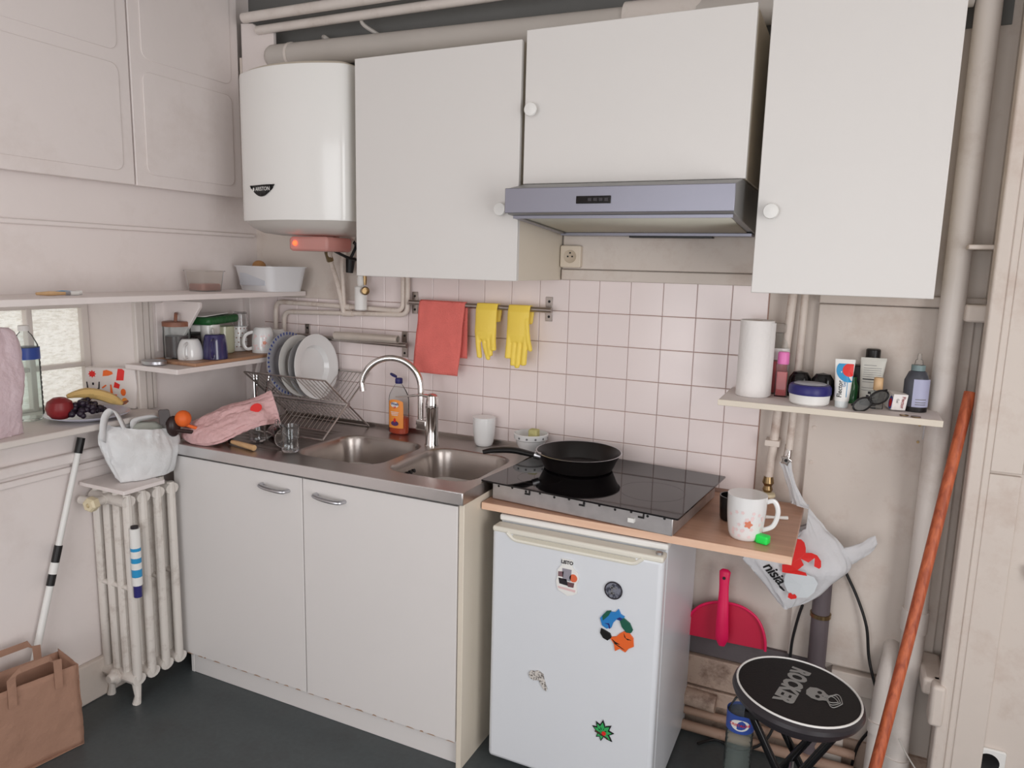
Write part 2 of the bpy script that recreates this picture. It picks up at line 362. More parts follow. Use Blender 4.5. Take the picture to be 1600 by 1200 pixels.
# =====================================================================================================================
# THE SETTING
# =====================================================================================================================
struct('floor', G().box((-.4, -4.2, -.06), (4.1, .2, 0)), floor_m)
struct('ceiling', G().box((-.4, -4.2, 2.75), (4.1, .2, 2.85)), ceil_m)
wb = struct('wall_back', G().box((-.4, 0, 0), (4.1, .15, 2.75)), wall_old)
part('upper_panel', G().box((0, -.006, 2.215), (2.64, 0, 2.75)), grey_up, wb)
part('grout_bed', G().box((.002, -.003, .80), (.55, 0, 1.402)).box((.55, -.003, .80), (2.093, 0, 1.516)), grout_m, wb)
tw, thh = .1086, .1092
tg = G(); a, b = tw / 2, thh / 2; c = .0018
tg.add([(-a, 0, -b), (a, 0, -b), (a, 0, b), (-a, 0, b), (-a, -.0052, -b), (a, -.0052, -b), (a, -.0052, b), (-a, -.0052, b), (-a + c, -.007, -b + c), (a - c, -.007, -b + c), (a - c, -.007, b - c), (-a + c, -.007, b - c)],
       [(0, 1, 5, 4), (1, 2, 6, 5), (2, 3, 7, 6), (3, 0, 4, 7), (4, 5, 9, 8), (5, 6, 10, 9), (6, 7, 11, 10), (7, 4, 8, 11), (8, 9, 10, 11)])
tile_me = mesh_of(tg, 0); tile_me.name = 'tile'; tile_me.materials.append(tile_m)
for k in range(-12, 7):
    for r in range(0, 6):
        if r == 0 and k < -7: continue
        o = bpy.data.objects.new('tile', tile_me); COL.objects.link(o); o.parent = wb
        o.location = (k * .11 + 1.376, -.0005, 1.5155 - (r + .5) * .111)
        o.rotation_euler = (random.uniform(-.006, .006), 0, random.uniform(-.006, .006))
# boards under the hood, sheet panel and lower boards on the back wall
struct('trim_1', G().box((1.405, -.022, 1.513), (2.1, 0, 1.549)), wall_old, bev=.003)
struct('trim_2', G().box((1.405, -.012, 1.551), (2.1, 0, 1.67)), wall_old, bev=.003)
sp = struct('trim_3', G().box((2.236, -.02, .335), (2.64, 0, 1.468)), wall_old, bev=.004)
for zz in (1.09, 1.17, .98):
    part('screw', G().lathe([(0, -.003), (.006, -.002), (.006, .002)], (2.255, -.021, zz), 10, axis=(0, -1, 0)), pipe_m, sp)
struct('trim_4', G().box((2.236, -.034, 1.47), (2.66, 0, 1.50)), wall_old, bev=.004)
struct('trim_5', G().box((1.6, -.018, .262), (2.30, 0, .335)), grey_dark, bev=.003)
struct('trim_6', G().box((1.6, -.03, .152), (2.34, 0, .258)), wall_dirty, bev=.004)
struct('trim_7', G().box((1.6, -.035, .092), (2.30, 0, .147)), wall_dirty, bev=.004)
tp = struct('trim_8', G().box((2.37, -.035, .255), (2.56, 0, .325)), wall_old, bev=.004)
part('board', G().box((2.37, -.03, .01), (2.425, 0, .245)), wall_old, tp, bev=.003)
# recess at the foot of the wall
struct('baseboard_back', G().box((1.6, -.012, 0), (2.66, 0, .09)), wall_dirty)

# left wall with the window recess (sill level 1.01, head 1.405)
wlf = G().box((-.4, -4.2, 0), (0, 0, 1.0)).box((-.4, -4.2, 1.405), (0, 0, 2.75)).box((-.4, -.615, 1.0), (0, 0, 1.405)).box((-.4, -4.2, 1.0), (0, -2.0, 1.405))
wl = struct('wall_left', wlf, wall_m)
part('moulding', G().box((0, -4, .87), (.022, -.16, .905)), wall_m, wl, bev=.006, seg=3)
part('moulding', G().box((0, -4, .835), (.014, -.16, .858)), wall_m, wl, bev=.005, seg=3)
part('moulding', G().box((0, -4, 1.645), (.012, -.02, 1.662)), wall_m, wl, bev=.004)
part('casing', G().box((0, -.617, 1.0), (.02, -.585, 1.405)), plaster_frame, wl, bev=.004)
part('casing', G().box((0, -.58, 1.0), (.014, -.555, 1.405)), plaster_frame, wl, bev=.004)
part('casing', G().box((0, -.55, 1.0), (.009, -.535, 1.405)), plaster_frame, wl, bev=.003)
part('panel', G().box((0, -.52, 1.21), (.006, -.375, 1.39)), wall_m, wl, bev=.002)
part('pipe_chase', G().box((0, -.09, .9), (.04, -.004, 1.40)), wall_m, wl, bev=.004)
struct('baseboard_left', G().box((0, -4, 0), (.024, -.3, .145)), wall_old, bev=.006)
struct('trim_10', G().box((-.26, -2.0, .988), (.118, -.60, 1.01)), plaster_frame, bev=.004)
win = struct('window_1', G().box((-.275, -2.0, 1.366), (-.235, -.615, 1.405)).box((-.275, -.642, 1.01), (-.235, -.615, 1.37)).box((-.275, -2, 1.01), (-.235, -.64, 1.02)), plaster_frame, bev=.003)
ys = [-.642, -.822, -.842, -1.20, -1.22, -1.58, -1.60, -1.98]
for i in (1, 3, 5): part('mullion', G().box((-.272, ys[i + 1], 1.01), (-.232, ys[i], 1.37)), plaster_frame, win, bev=.003)
for i in (0, 2, 4, 6):
    part('glazing_bar', G().box((-.27, ys[i + 1], 1.150), (-.234, ys[i], 1.166)), plaster_frame, win, bev=.003)
    for z0, z1 in ((1.012, 1.152), (1.164, 1.368)):
        part('pane', G().grid(lambda u, v: V(-.256 + .004 * noise.noise(V(u * 5 + i, v * 4 + z0 * 9, 0)), ys[i] + (ys[i + 1] - ys[i]) * u, z0 + (z1 - z0) * v), 10, 10), pane_m, win)

# right: the projecting panelled wall with its casing, then the room behind the camera
wr = struct('wall_right', G().box((2.66, -.2, 0), (4.1, 0, 2.75)), wall_old)
part('casing', G().box((2.64, -.222, 0), (2.672, -.17, 2.75)), wall_old, wr, bev=.006, seg=3)
part('casing', G().box((2.672, -.214, 0), (2.69, -.2, 2.75)), wall_old, wr, bev=.004)
part('stile', G().box((2.69, -.212, 0), (2.76, -.2, 1.055)).box((2.69, -.212, 1.062), (2.76, -.2, 2.75)), wall_old, wr, bev=.002)
part('rail', G().box((2.76, -.21, 1.062), (3.6, -.2, 1.13)), wall_old, wr, bev=.002)
part('coat_hook', G().box((2.795, -.226, .815), (2.84, -.2, .823)).box((2.808, -.235, .79), (2.818, -.2, .82)), enamel, wr, bev=.002)
part('bracket', G().box((2.585, -.17, 1.628), (2.66, -.02, 1.640)), wall_old, wr, bev=.003)
part('bracket', G().box((2.60, -.15, 1.44), (2.665, -.02, 1.485)), wall_old, wr, bev=.006)
part('bracket', G().box((2.60, -.20, .40), (2.655, -.03, .45)).box((2.62, -.235, .33), (2.655, -.17, .45)), wall_old, wr, bev=.01, seg=3)
struct('wall_far_right', G().box((4.0, -4.2, 0), (4.1, 0, .34)).box((4.0, -4.2, 2.26), (4.1, 0, 2.75)).box((4.0, -4.2, .34), (4.1, -3.22, 2.26)).box((4.0, -1.68, .34), (4.1, 0, 2.26)), wall_m)
struct('wall_rear', G().box((-.4, -4.2, 0), (4.1, -4.1, .34)).box((-.4, -4.2, 2.26), (4.1, -4.1, 2.75)).box((-.4, -4.2, .34), (.74, -4.1, 2.26)).box((2.66, -4.2, .34), (4.1, -4.1, 2.26)), wall_m)
# =====================================================================================================================
# CUPBOARDS, HEATER, HOOD
# =====================================================================================================================
def frame_x(x, y, z): return (V(x, y, z), V(0, 1, 0), V(0, 0, 1), V(1, 0, 0))      # faces +x
def frame_y(x, y, z): return (V(x, y, z), V(1, 0, 0), V(0, 0, 1), V(0, -1, 0))     # faces the room (-y)
cb = thing('wall_cupboard', 'white painted built-in cupboard high on the left wall', 'cupboard', (0, -.8, 1.8))
part('carcass', G().box((0, -2.2, 1.815), (.022, -.10, 2.745)), wall_m, cb, bev=.003)
for y0, y1 in ((-1.36, -.604), (-.598, -.112)):
    d = part('door', G().box((.022, y0, 1.80), (.042, y1, 2.745)), wall_m, cb, bev=.003)
    cy, ww = (y0 + y1) / 2, (y1 - y0) - .085
    for z0, z1 in ((1.842, 2.188), (2.228, 2.72)):
        part('panel', G().prism(rrect(ww, z1 - z0, .03), frame_x(.042, cy, (z0 + z1) / 2), 0, .004), wall_m, d, bev=.0025)
part('hinge', G().tube([(.05, -.106, 2.27), (.05, -.106, 2.34)], .005, 8), pipe_m, cb)
struct('trim_9', G().prism([(0, 0), (.165, 0), (.165, .235), (.135, .245), (.105, .215), (.085, .245), (.06, .262), (0, .268)], frame_y(.055, -.09, 2.20), 0, .016), wall_m, bev=.002)

# electric water heater
hx = .535
def hfront(x): return -.375 - .062 * (1 - ((x - hx) / .234) ** 2)
def hring(z, s=1, dy=0):
    half = [(.12, .205), (.19, .195), (.222, .165), (.232, .12), (.234, .0), (.234, -.11), (.232, -.136), (.226, -.150)]
    pts = [(x, y) for x, y in half] + [(x, hfront(hx + x) + .225) for x in [.214 - .428 * i / 20 for i in range(21)]] + [(-x, y) for x, y in reversed(half)]
    return [V(hx + x * s, -.225 + y * s, z) for x, y in pts]
wh = thing('water_heater', 'white electric water heater hung on the wall in the corner', 'water heater', (hx, -.2, 1.62))
part('shell', G().rings([hring(1.692), hring(1.69 + .006, 1.006), hring(2.185, 1.006), hring(2.192)]), enamel, wh, smooth=40)
part('top_dome', G().rings([hring(2.19, .985), hring(2.202, .93), hring(2.21, .8), hring(2.214, .5)]), cream, wh)
part('bottom_dome', G().rings([hring(1.694, .98), hring(1.672, .90), hring(1.652, .74), hring(1.645, .5)]), mat('heater_base', S(205, 200, 194), .4), wh)
bx_, bz_ = .449, 1.793
def on_heater(g, x0=0, z0=0): return g.xf(lambda p: V(bx_ + x0 + p.x, hfront(bx_ + x0 + p.x) - .0036 - p.z, bz_ + z0 + p.y))
kb_ = 1.28
bpoly = [(-.052 + .104 * i / 16, .013) for i in range(17)] + [(.052 - .104 * i / 16, .013 - .030 * math.sin(math.pi * i / 16) ** .8) for i in range(1, 16)]
bg_ = G(); nb2 = len(bpoly)
for i in range(16):
    x0_, x1_ = -.052 + .104 * i / 16, -.052 + .104 * (i + 1) / 16; lo = lambda x: .013 - .030 * math.sin(math.pi * (x + .052) / .104) ** .8 if -.0519 < x < .0519 else .013
    bg_.add([(x0_ * kb_, .0135 * kb_, 0), (x1_ * kb_, .0135 * kb_, 0), (x1_ * kb_, lo(x1_) * kb_, 0), (x0_ * kb_, lo(x0_) * kb_, 0)], [(0, 1, 2, 3)])
bd = part('badge', on_heater(bg_), black, wh, label='black badge with white lettering'); bd.modifiers.new('solid', 'SOLIDIFY').thickness = .0025
part('lettering', on_heater(text_g('ARISTON', .0185, .0003), .008, .003).xf(lambda p: p + V(0, -.003, 0)), white_p, bd, smooth=0)
part('emblem', on_heater(G().prism(circ(.005, 10, 1, 1.3), (V(0, 0, 0), V(1, 0, 0), V(0, 1, 0), V(0, 0, 1)), 0, .0005), -.042, .003).xf(lambda p: p + V(0, -.003, 0)), white_p, bd)
ic = part('thermostat_cover', G().prism(rrect(.17, .05, .014), (V(.585, -.22, 1.615), V(1, 0, 0), V(0, 0, 1), V(0, -1, 0)), 0, .14), lid_red, wh, bev=.008, label='translucent red plastic thermostat cover')
part('pilot_light', G().sphere((.53, -.362, 1.617), .009, 12), led, ic)
cable = G().tube(smooth_path([(.62, -.28, 1.60), (.68, -.22, 1.565), (.70, -.08, 1.575), (.71, -.03, 1.62)]), .005, 8); part('cable', cable, cable_m, wh)

def wall_cab(x0, x1, y, z0, z1, label, knob, side=cream):
    t = thing('wall_cabinet', label, 'cabinet', ((x0 + x1) / 2, y / 2, z0), 'hanging kitchen cabinets')
    part('carcass', G().box((x0 + .002, y + .02, z0 + .001), (x1 - .002, -.008, z1)), side, t, bev=.002)
    d = part('door', G().box((x0, y, z0), (x1, y + .018, z1)), lam, t, bev=.0018)
    part('knob', G().lathe([(.006, 0), (.007, .008), (.016, .014), (.0195, .020), (.018, .025), (.008, .027), (0, .0275)], (knob[0], y, knob[1]), 24, axis=(0, -1, 0)), white_p, d)
    return t
wall_cab(.812, 1.402, -.385, 1.511, 2.199, 'white wall cabinet between the water heater and the cooker hood', (1.352, 1.722))
wall_cab(1.416, 2.048, -.385, 1.795, 2.222, 'short white wall cabinet above the cooker hood', (1.443, 2.0))
wall_cab(2.083, 2.503, -.385, 1.503, 2.25, 'tall white wall cabinet at the far right by the vertical pipe', (2.119, 1.71))

hd = thing('cooker_hood', 'grey steel cooker hood under the short wall cabinet', 'cooker hood', (1.73, -.25, 1.66))
x0, x1 = 1.418, 2.042
# body: section in y,z extruded along x, open underneath where the filter sits
sec = [(-.02, 1.668), (-.02, 1.794), (-.385, 1.794), (-.49, 1.772), (-.50, 1.765), (-.50, 1.708), (-.485, 1.700)]
g = G().rings([[V(x0, y, z) for y, z in sec], [V(x1, y, z) for y, z in sec]], True); part('canopy', g, hood_top, hd, bev=.002)
fp = part('front_panel', G().box((x0 - .002, -.505, 1.703), (x1 + .002, -.499, 1.771)), hood_m, hd, bev=.002)
part('control_strip', G().box((1.63, -.508, 1.726), (1.727, -.503, 1.746)), blackg, fp, bev=.001)
for i in range(4): part('button', G().box((1.664 + i * .0155, -.5095, 1.732), (1.674 + i * .0155, -.507, 1.740)), stool_m, fp)
part('filter', G().add([(x0 + .03, -.46, 1.695), (x1 - .02, -.46, 1.695), (x1 - .02, -.10, 1.670), (x0 + .03, -.10, 1.670)], [(0, 1, 2, 3)]).xf(lambda p: p), filter_m, hd).modifiers.new('solid', 'SOLIDIFY').thickness = -.004
part('filter_frame', G().box((x0 + .01, -.472, 1.690), (x1 - .005, -.462, 1.698)).box((x0 + .01, -.098, 1.661), (x1 - .005, -.03, 1.669)).add([(x0 + .006, -.47, 1.692), (x0 + .028, -.47, 1.692), (x0 + .028, -.08, 1.664), (x0 + .006, -.08, 1.664)], [(0, 1, 2, 3)]), hood_m, hd)
part('lamp_slot', G().box((1.66, -.09, 1.655), (1.92, -.05, 1.662)), black, hd)

# ------------------------------------------------------------------ sink unit
ZC = .90
un = thing('sink_cabinet', 'white two-door cabinet under the stainless sink', 'cabinet', (.75, -.3, 0))
part('carcass', G().box((.152, -.578, .09), (1.33, -.02, .80)), lam2, un)
part('end_panel', G().box((1.333, -.596, .0), (1.351, -.02, .868)), cream, un, bev=.002)
part('plinth', G().box((.185, -.575, 0), (1.331, -.558, .092)).box((.168, -.577, 0), (.184, -.50, .092)), lam2, un, bev=.002)
for xa, xb, hxc in ((.150, .744, .632), (.748, 1.330, .862)):
    d = part('door', G().box((xa, -.598, .088), (xb, -.580, .853)), lam2, un, bev=.0018)
    hp = smooth_path([(hxc - .056, -.598, .808), (hxc - .052, -.616, .808), (hxc - .02, -.626, .806), (hxc + .02, -.628, .804), (hxc + .05, -.620, .802), (hxc + .056, -.598, .802)], 5)
    part('handle', G().tube(hp, .0085, 10, flat=.75), alu, d)
    chip = G()
    for i in range(12):
        cx = xa + .03 + (xb - xa - .06) * i / 11 + random.uniform(-.015, .015); ww = random.uniform(.006, .02)
        chip.add([(cx - ww, -.5992, .0885), (cx + ww, -.5992, .0885), (cx + ww * .5, -.5992, .0885 + random.uniform(.002, .006)), (cx - ww * .4, -.5992, .0885 + random.uniform(.001, .005))], [(0, 1, 2, 3)])
    part('chipped_edge', chip, mat('chipboard', S(172, 140, 118), .9), d, smooth=0)

sk = thing('sink', 'stainless steel double sink with draining board', 'sink', (.75, -.3, .86))
bowls = [(.785, -.335, .175, .168, .075), (1.16, -.342, .158, .172, .075)]
def rr_sdf(x, y, b):
    cx, cy, hx_, hy_, r = b; qx, qy = abs(x - cx) - hx_ + r, abs(y - cy) - hy_ + r
    return math.hypot(max(qx, 0), max(qy, 0)) + min(max(qx, qy), 0) - r
def sink_z(x, y):
    z = ZC
    for b in bowls:
        d = rr_sdf(x, y, b)
        if d < 0:
            t = min(1, -d / .034); s_ = t * t * (3 - 2 * t); z = min(z, ZC - .150 * (.25 * t + .75 * s_) - .012 * max(0, min(1, (-d - .03) / .1)))
        elif d < .012: z = min(z + 0, ZC + .0)
    if x < .58: z -= .0015 * (1 + math.cos(y * 2 * math.pi / .035)) * (1 if -.52 < y < -.1 and .2 < x < .56 else 0)
    return z
def axis_vals(a, b, n): return [a + (b - a) * i / n for i in range(n + 1)]
xs = axis_vals(.150, .600, 30) + axis_vals(.604, 1.330, 150) + [1.34, 1.351]; yv = axis_vals(-.606, -.52, 10) + axis_vals(-.516, -.15, 82) + axis_vals(-.145, -.012, 10)
g = G(); ny = len(yv); g.v = [V(x, y, sink_z(x, y)) for x in xs for y in yv]
g.f = [(i * ny + j, (i + 1) * ny + j, (i + 1) * ny + j + 1, i * ny + j + 1) for i in range(len(xs) - 1) for j in range(ny - 1)]
o = part('basin_top', g, steel, sk, smooth=60)
part('front_rim', G().box((.150, -.610, .862), (1.352, -.604, .9005)), mat('bright_steel', S(222, 220, 220), .28, metal=1, bump=.02, bscale=120), sk, bev=.002, seg=3)
part('side_rim', G().box((1.348, -.608, .862), (1.353, -.012, .9005)), steel, sk, bev=.001); part('side_rim', G().box((.148, -.608, .862), (.152, -.012, .9005)), steel, sk, bev=.001)
part('back_lip', G().box((.15, -.014, .897), (1.351, -.007, .914)), steel, sk, bev=.002)
for b in bowls:
    part('drain', G().lathe([(.0, .0), (.03, 0), (.036, .003), (.03, .002), (.0, .001)], (b[0], b[1] - .0, sink_z(b[0], b[1]) + .0012), 24), chrome, sk)
for i in range(3): part('overflow_hole', G().lathe([(0, 0), (.007, 0), (.007, .002), (0, .002)], (1.0175, -.385 + i * .019, .855 + .0), 12, axis=(1, 0, .3)), black, sk)
# ------------------------------------------------------------------ tap
tp_ = thing('mixer_tap', 'tall chrome mixer tap with a swan-neck spout', 'tap', (.98, -.17, ZC))
part('body', G().lathe([(.026, 0), (.026, .006), (.0235, .012), (.0235, .138), (.0245, .140), (.0245, .150)], (.98, -.17, ZC), 28), chrome, tp_)
cap = G().lathe([(.0245, .152), (.0245, .17), (.022, .186), (.014, .193), (0, .195)], (.98, -.17, ZC), 28); part('cap', cap, chrome, tp_)
lv = smooth_path([(.972, -.172, 1.082), (.945, -.19, 1.088), (.90, -.215, 1.083), (.865, -.235, 1.08)], 5)
part('lever', G().tube(lv, [.014] * 4 + [.009] * 6 + [.005] * 6, 10, flat=.5), chrome, tp_)
part('side_block', G().box((.918, -.186, .955), (.965, -.156, .995)), chrome, tp_, bev=.006, seg=3)
d_ = V(-.20, -.085, 0); p0 = V(.932, -.17, .99); arch = [p0, p0 + V(0, 0, .06), p0 + V(0, 0, .118)]
rr_ = d_.length / 2; u_ = d_.normalized()
for i in range(1, 25):
    t = math.radians(i * 172 / 24); arch.append(p0 + V(0, 0, .118) + u_ * (rr_ - rr_ * math.cos(t)) + V(0, 0, rr_ * math.sin(t)))
arch.append(arch[-1] + V(0, 0, -.03) + u_ * -.004)
part('spout', G().tube(arch, .0115, 14), chrome, tp_)

# ------------------------------------------------------------------ worktop board, fridge, hob
ZB = .842
bdw = thing('worktop_board', 'beech-look worktop board laid over the fridge', 'worktop', (1.78, -.25, .82))
part('board', G().box((1.356, -.492, ZB - .022), (2.247, -.024, ZB)), beech, bdw, bev=.0015)
part('edge_strip', G().box((1.356, -.4945, ZB - .0218), (2.247, -.4915, ZB - .0005)), edge_w, bdw)
fx0, fx1, fy = 1.412, 1.930, -.532
fg = thing('fridge', 'white under-counter fridge with magnets on its door', 'fridge', (1.67, -.28, 0))
part('body', G().box((fx0 + .004, -.478, .012), (fx1 - .002, -.03, .808)), fridge_m, fg, bev=.006, seg=3)
part('top_lid', G().box((fx0 + .002, -.487, .792), (fx1, -.03, .812)), white_p, fg, bev=.006, seg=3)
dr = part('door', G().box((fx0, fy, .03), (fx1, -.482, .782)), fridge_m, fg, bev=.014, seg=4)
trimc = mat('fridge_trim', S(228, 224, 212), .35)
tr = part('handle_trim', G().box((fx0 + .001, fy - .001, .772), (fx1 - .001, -.484, .79)), trimc, dr, bev=.006, seg=3)
part('handle_grip', G().tube(fillet([V(1.462, -.5325, .776), V(1.485, -.5325, .757), V(1.85, -.5325, .757), V(1.872, -.5325, .776)], .012), .0045, 8, flat=1.3), trimc, dr)
part('grip_shade_strip', G().box((1.482, -.5345, .7605), (1.853, -.5325, .7735)), mat('grip_shade', S(206, 200, 184), .5), dr)  # darker strip stands in for the shade of a grip recess; none is cut
part('hinge', G().lathe([(.010, 0), (.010, .008), (.004, .010)], (1.912, -.51, .789), 14), alu, fg)
part('gasket', G().box((fx0 + .01, -.484, .04), (fx1 - .008, -.477, .78)), grey_p, fg)
part('foot', G().lathe([(.018, 0), (.018, .012)], (fx0 + .05, -.44, 0), 14), black, fg); part('foot', G().lathe([(.018, 0), (.018, .012)], (fx1 - .05, -.44, 0), 14), black, fg)

hb = thing('induction_hob', 'black glass hob lying loose on the worktop board', 'hob', (1.65, -.25, ZB))
ha = math.radians(-5.5); hu = V(math.cos(ha), math.sin(ha), 0); hv = V(-math.sin(ha), math.cos(ha), 0); hc = V(1.675, -.265, 0)
hf = lambda z: (hc + V(0, 0, z), hu, hv, V(0, 0, 1))
part('glass_top', G().prism(rrect(.624, .485, .006), hf(.9015), 0, .005), glass_black, hb, bev=.001)
HZ = .9065
by = part('metal_tray', G().prism([(-.285, -.216), (.290, -.216), (.290, .205), (-.285, .205)], hf(ZB + .002), 0, .0595), galv, hb, bev=.003)
for i in range(12): part('screw_hole', G().lathe([(0, 0), (.004, 0), (.004, .001), (0, .001)], hc + hu * (-.262 + i * .048) + hv * -.2155 + V(0, 0, ZB + .046 + .003 * (i % 2)), 8, axis=-hv), black, by)
for xx in (-.16, .02, .20): part('clip', G().prism([(-.009, -.011), (.009, -.011), (.009, .011), (-.009, .011), (-.009, .006), (.005, .006), (.005, -.006), (-.009, -.006)], (hc + hu * xx + hv * -.217 + V(0, 0, ZB + .048), hu, V(0, 0, 1), -hv), 0, .002), black, by)
part('spacer', G().box((0, 0, 0), (.018, .012, .012)).xf(lambda p: hc + hu * (p.x + .165) + hv * (-.227 + p.y) + V(0, 0, ZB + .022 + p.z)), white_p, by)
ring_m = mat('hob_ring', S(52, 46, 48), .2)
for cx, cy, r in ((.17, -.05, .095), (-.13, .09, .09), (-.17, -.12, .07)):
    g = G().rings([[hc + hu * (cx + q * math.cos(2 * math.pi * i / 48)) + hv * (cy + q * math.sin(2 * math.pi * i / 48)) + V(0, 0, HZ + .0002) for i in range(48)] for q in (r, r + .0012)], False); part('zone_ring', g, ring_m, hb)

pn = thing('frying_pan', 'black non-stick frying pan on the hob', 'pan', (1.545, -.155, HZ))
pc = V(1.560, -.205, HZ + .001)
part('pan_body', G().lathe([(0, 0), (.105, 0), (.112, .004), (.130, .045), (.137, .056), (.139, .057), (.137, .058), (.126, .045), (.108, .008), (.104, .006), (0, .006)], pc, 48), pan_m, pn)
part('rim', G().rings([[pc + V(r * math.cos(2 * math.pi * i / 48), r * math.sin(2 * math.pi * i / 48), z) for i in range(48)] for r, z in ((.1395, .0562), (.1405, .0575), (.1385, .0585), (.1365, .0578))], False), alu, pn)
hd_ = V(-.84, -.53, 0).normalized()
hp = smooth_path([pc + hd_ * .132 + V(0, 0, .042), pc + hd_ * .165 + V(0, 0, .05), pc + hd_ * .22 + V(0, 0, .062), pc + hd_ * .28 + V(0, 0, .062), pc + hd_ * .315 + V(0, 0, .056)], 5)
n_ = len(hp); part('handle', G().tube(hp, [.010 + .005 * math.sin(math.pi * min(1, i / n_ * 1.1)) for i in range(n_)], 12, flat=.7), black, pn)
part('ferrule', G().tube([pc + hd_ * .128 + V(0, 0, .041), pc + hd_ * .15 + V(0, 0, .047)], .0125, 12), alu, pn)
# =====================================================================================================================
# PIPES
# =====================================================================================================================
def pipe(name, pts, r, m, label, fil=.03, n=14, extra=None):
    P = fillet(pts, fil) if fil else pts
    t = thing(name, label, 'pipe', P[0]); part('run', G().tube(P, r, n), m, t)
    for q in (extra or []): part(q[0], q[1], q[2], t)
    return t
bp0, bp1 = V(.215, -.10, 2.330), V(2.54, -.10, 2.285)
pipe('flue_pipe', [bp0, bp1], .044, pipe_g, 'thick horizontal pipe running behind the cabinet tops', 0, 24,
     [('collar', G().tube([V(.30, -.10, 2.3284), V(.312, -.10, 2.3281)], .0465, 24), pipe_w), ('end_cap', G().sphere((.222, -.1, 2.330), .0435, 20), pipe_g),
      ('elbow', G().tube(fillet([V(1.62, -.10, 2.308), V(1.86, -.10, 2.304), V(1.86, .0, 2.304)], .08), .052, 20), pipe_w)])
pipe('ceiling_pipe', [V(.118, -.155, 2.466), V(2.64, -.155, 2.458)], .0185, pipe_w, 'upper of the two thin pipes near the ceiling', 0)
pipe('ceiling_pipe', [V(.150, -.115, 2.430), V(2.64, -.115, 2.426)], .0165, pipe_w, 'lower of the two thin pipes near the ceiling', 0, 14,
     [('clip', G().tube(smooth_path([V(.62, -.09, 2.44), V(.64, -.10, 2.40), V(.70, -.03, 2.36)]), .007, 8), pipe_g), ('clip', G().tube(smooth_path([V(.40, -.03, 2.40), V(.43, -.06, 2.39), V(.45, -.02, 2.37)]), .009, 8), pipe_g)])
yq = -.03
pipe('water_pipe', [at(*q, yq) for q in ((431, 560), (431, 471), (540, 479), (630, 486), (630, 420))], .0095, pipe_m, 'outer of two cream pipes bending along the tiles under the heater', .035, 12,
     [('joint', G().tube([at(536, 479, yq), at(548, 480, yq)], .0125, 12), pipe_m)])
pipe('water_pipe', [at(*q, yq) for q in ((444, 560), (444, 487), (540, 489.5), (637, 492), (637, 420))], .0095, pipe_m, 'inner of two cream pipes bending along the tiles under the heater', .035, 12,
     [('joint', G().tube([at(536, 489.5, yq), at(552, 490, yq)], .0125, 12), pipe_m)])
pipe('heater_pipe', [V(.60, -.22, 1.645), at(513, 398, -.15), at(527, 440, -.06), at(537, 488, -.035)], .0095, pipe_m, 'slanting cream pipe dropping from the heater', .05, 12,
     [('nut', G().tube([at(512, 393, -.155), at(516, 408, -.14)], .0135, 6), brass)])
pipe('heater_pipe', [V(.66, -.2, 1.648), at(534, 405, -.08), at(535, 430, -.05), at(538, 478, -.035)], .0085, pipe_m, 'upright cream pipe beside the slanting heater pipe', .05, 12)
vt = thing('safety_valve', 'white safety valve cylinder with a brass spout on the tiles', 'valve', at(565, 487, -.06))
vb, vtop = at(564, 485, -.06), at(564, 447, -.06)
part('cylinder', G().lathe([(.018, 0), (.024, .004), (.024, (vtop - vb).z - .004), (.02, (vtop - vb).z)], vb, 24), white_p, vt)
part('neck', G().lathe([(.012, 0), (.015, .01), (.015, .03), (.010, .05)], vtop, 16), white_p, vt)
part('stub', G().lathe([(.007, 0), (.009, .02), (.009, .06)], vtop + V(.014, .005, .005), 12), brass, vt)
part('spout', G().lathe([(0, -.002), (.009, -.002), (.015, .0), (.016, .03), (.013, .032), (.013, .01), (0, .01)], vtop + V(.022, -.012, -.018), 18, axis=(.75, -.65, .05)), brass, vt)
pg = thing('heater_plug', 'black electric plug hanging below the heater', 'plug', at(546, 412, -.05))
part('plug_body', G().tube([at(548, 402, -.05), at(546, 426, -.05)], [.02, .014], 14), black, pg); part('cord', G().tube(smooth_path([at(548, 403, -.05), at(556, 385, -.05), at(552, 378, -.1)]), .006, 8), cable_m, pg)

yq = -.045
pipe('wall_pipe', [at(1240, 455, yq), at(1226, 560, yq), at(1209, 690, yq), at(1200, 752, yq)], .013, pipe_m, 'left cream pipe beside the tiles ending in a stopcock', 0, 14,
     [('clamp', G().box(at(1196, 694, yq) - V(0, .02, 0), at(1219, 688, yq) + V(0, .03, .0)), pipe_m), ('stopcock', G().lathe([(.012, 0), (.016, .008), (.012, .02), (.018, .03), (.014, .05)], at(1199, 768, yq), 16), brass),
      ('wheel', G().lathe([(0, 0), (.018, 0), (.024, .006), (.022, .014), (.012, .018), (0, .018)], at(1199, 777, yq), 18), ivory)])
pipe('wall_pipe', [at(1259, 455, yq), at(1247, 580, yq), at(1233, 702, yq)], .011, pipe_m, 'right cream pipe beside the tiles ending in a small chrome tap', 0, 14)
tt = thing('washing_tap', 'small chrome tap with star knob on the right cream pipe', 'tap', at(1230, 715, -.06))
tc_ = at(1231, 712, -.055)
part('tap_body', G().tube([tc_ + V(0, .02, .03), tc_ + V(0, 0, -.005), tc_ + V(0, 0, -.035)], [.012, .014, .010], 14), chrome, tt)
st = []
for i in range(10):
    q = 2 * math.pi * i / 10; st.append(((.019 if i % 2 == 0 else .011) * math.cos(q), (.019 if i % 2 == 0 else .011) * math.sin(q)))
part('star_knob', G().prism(st, (tc_ + V(-.002, -.02, -.008), V(1, 0, 0), V(0, 0, 1), V(0, -1, 0)), 0, .012), chrome, tt, bev=.002)
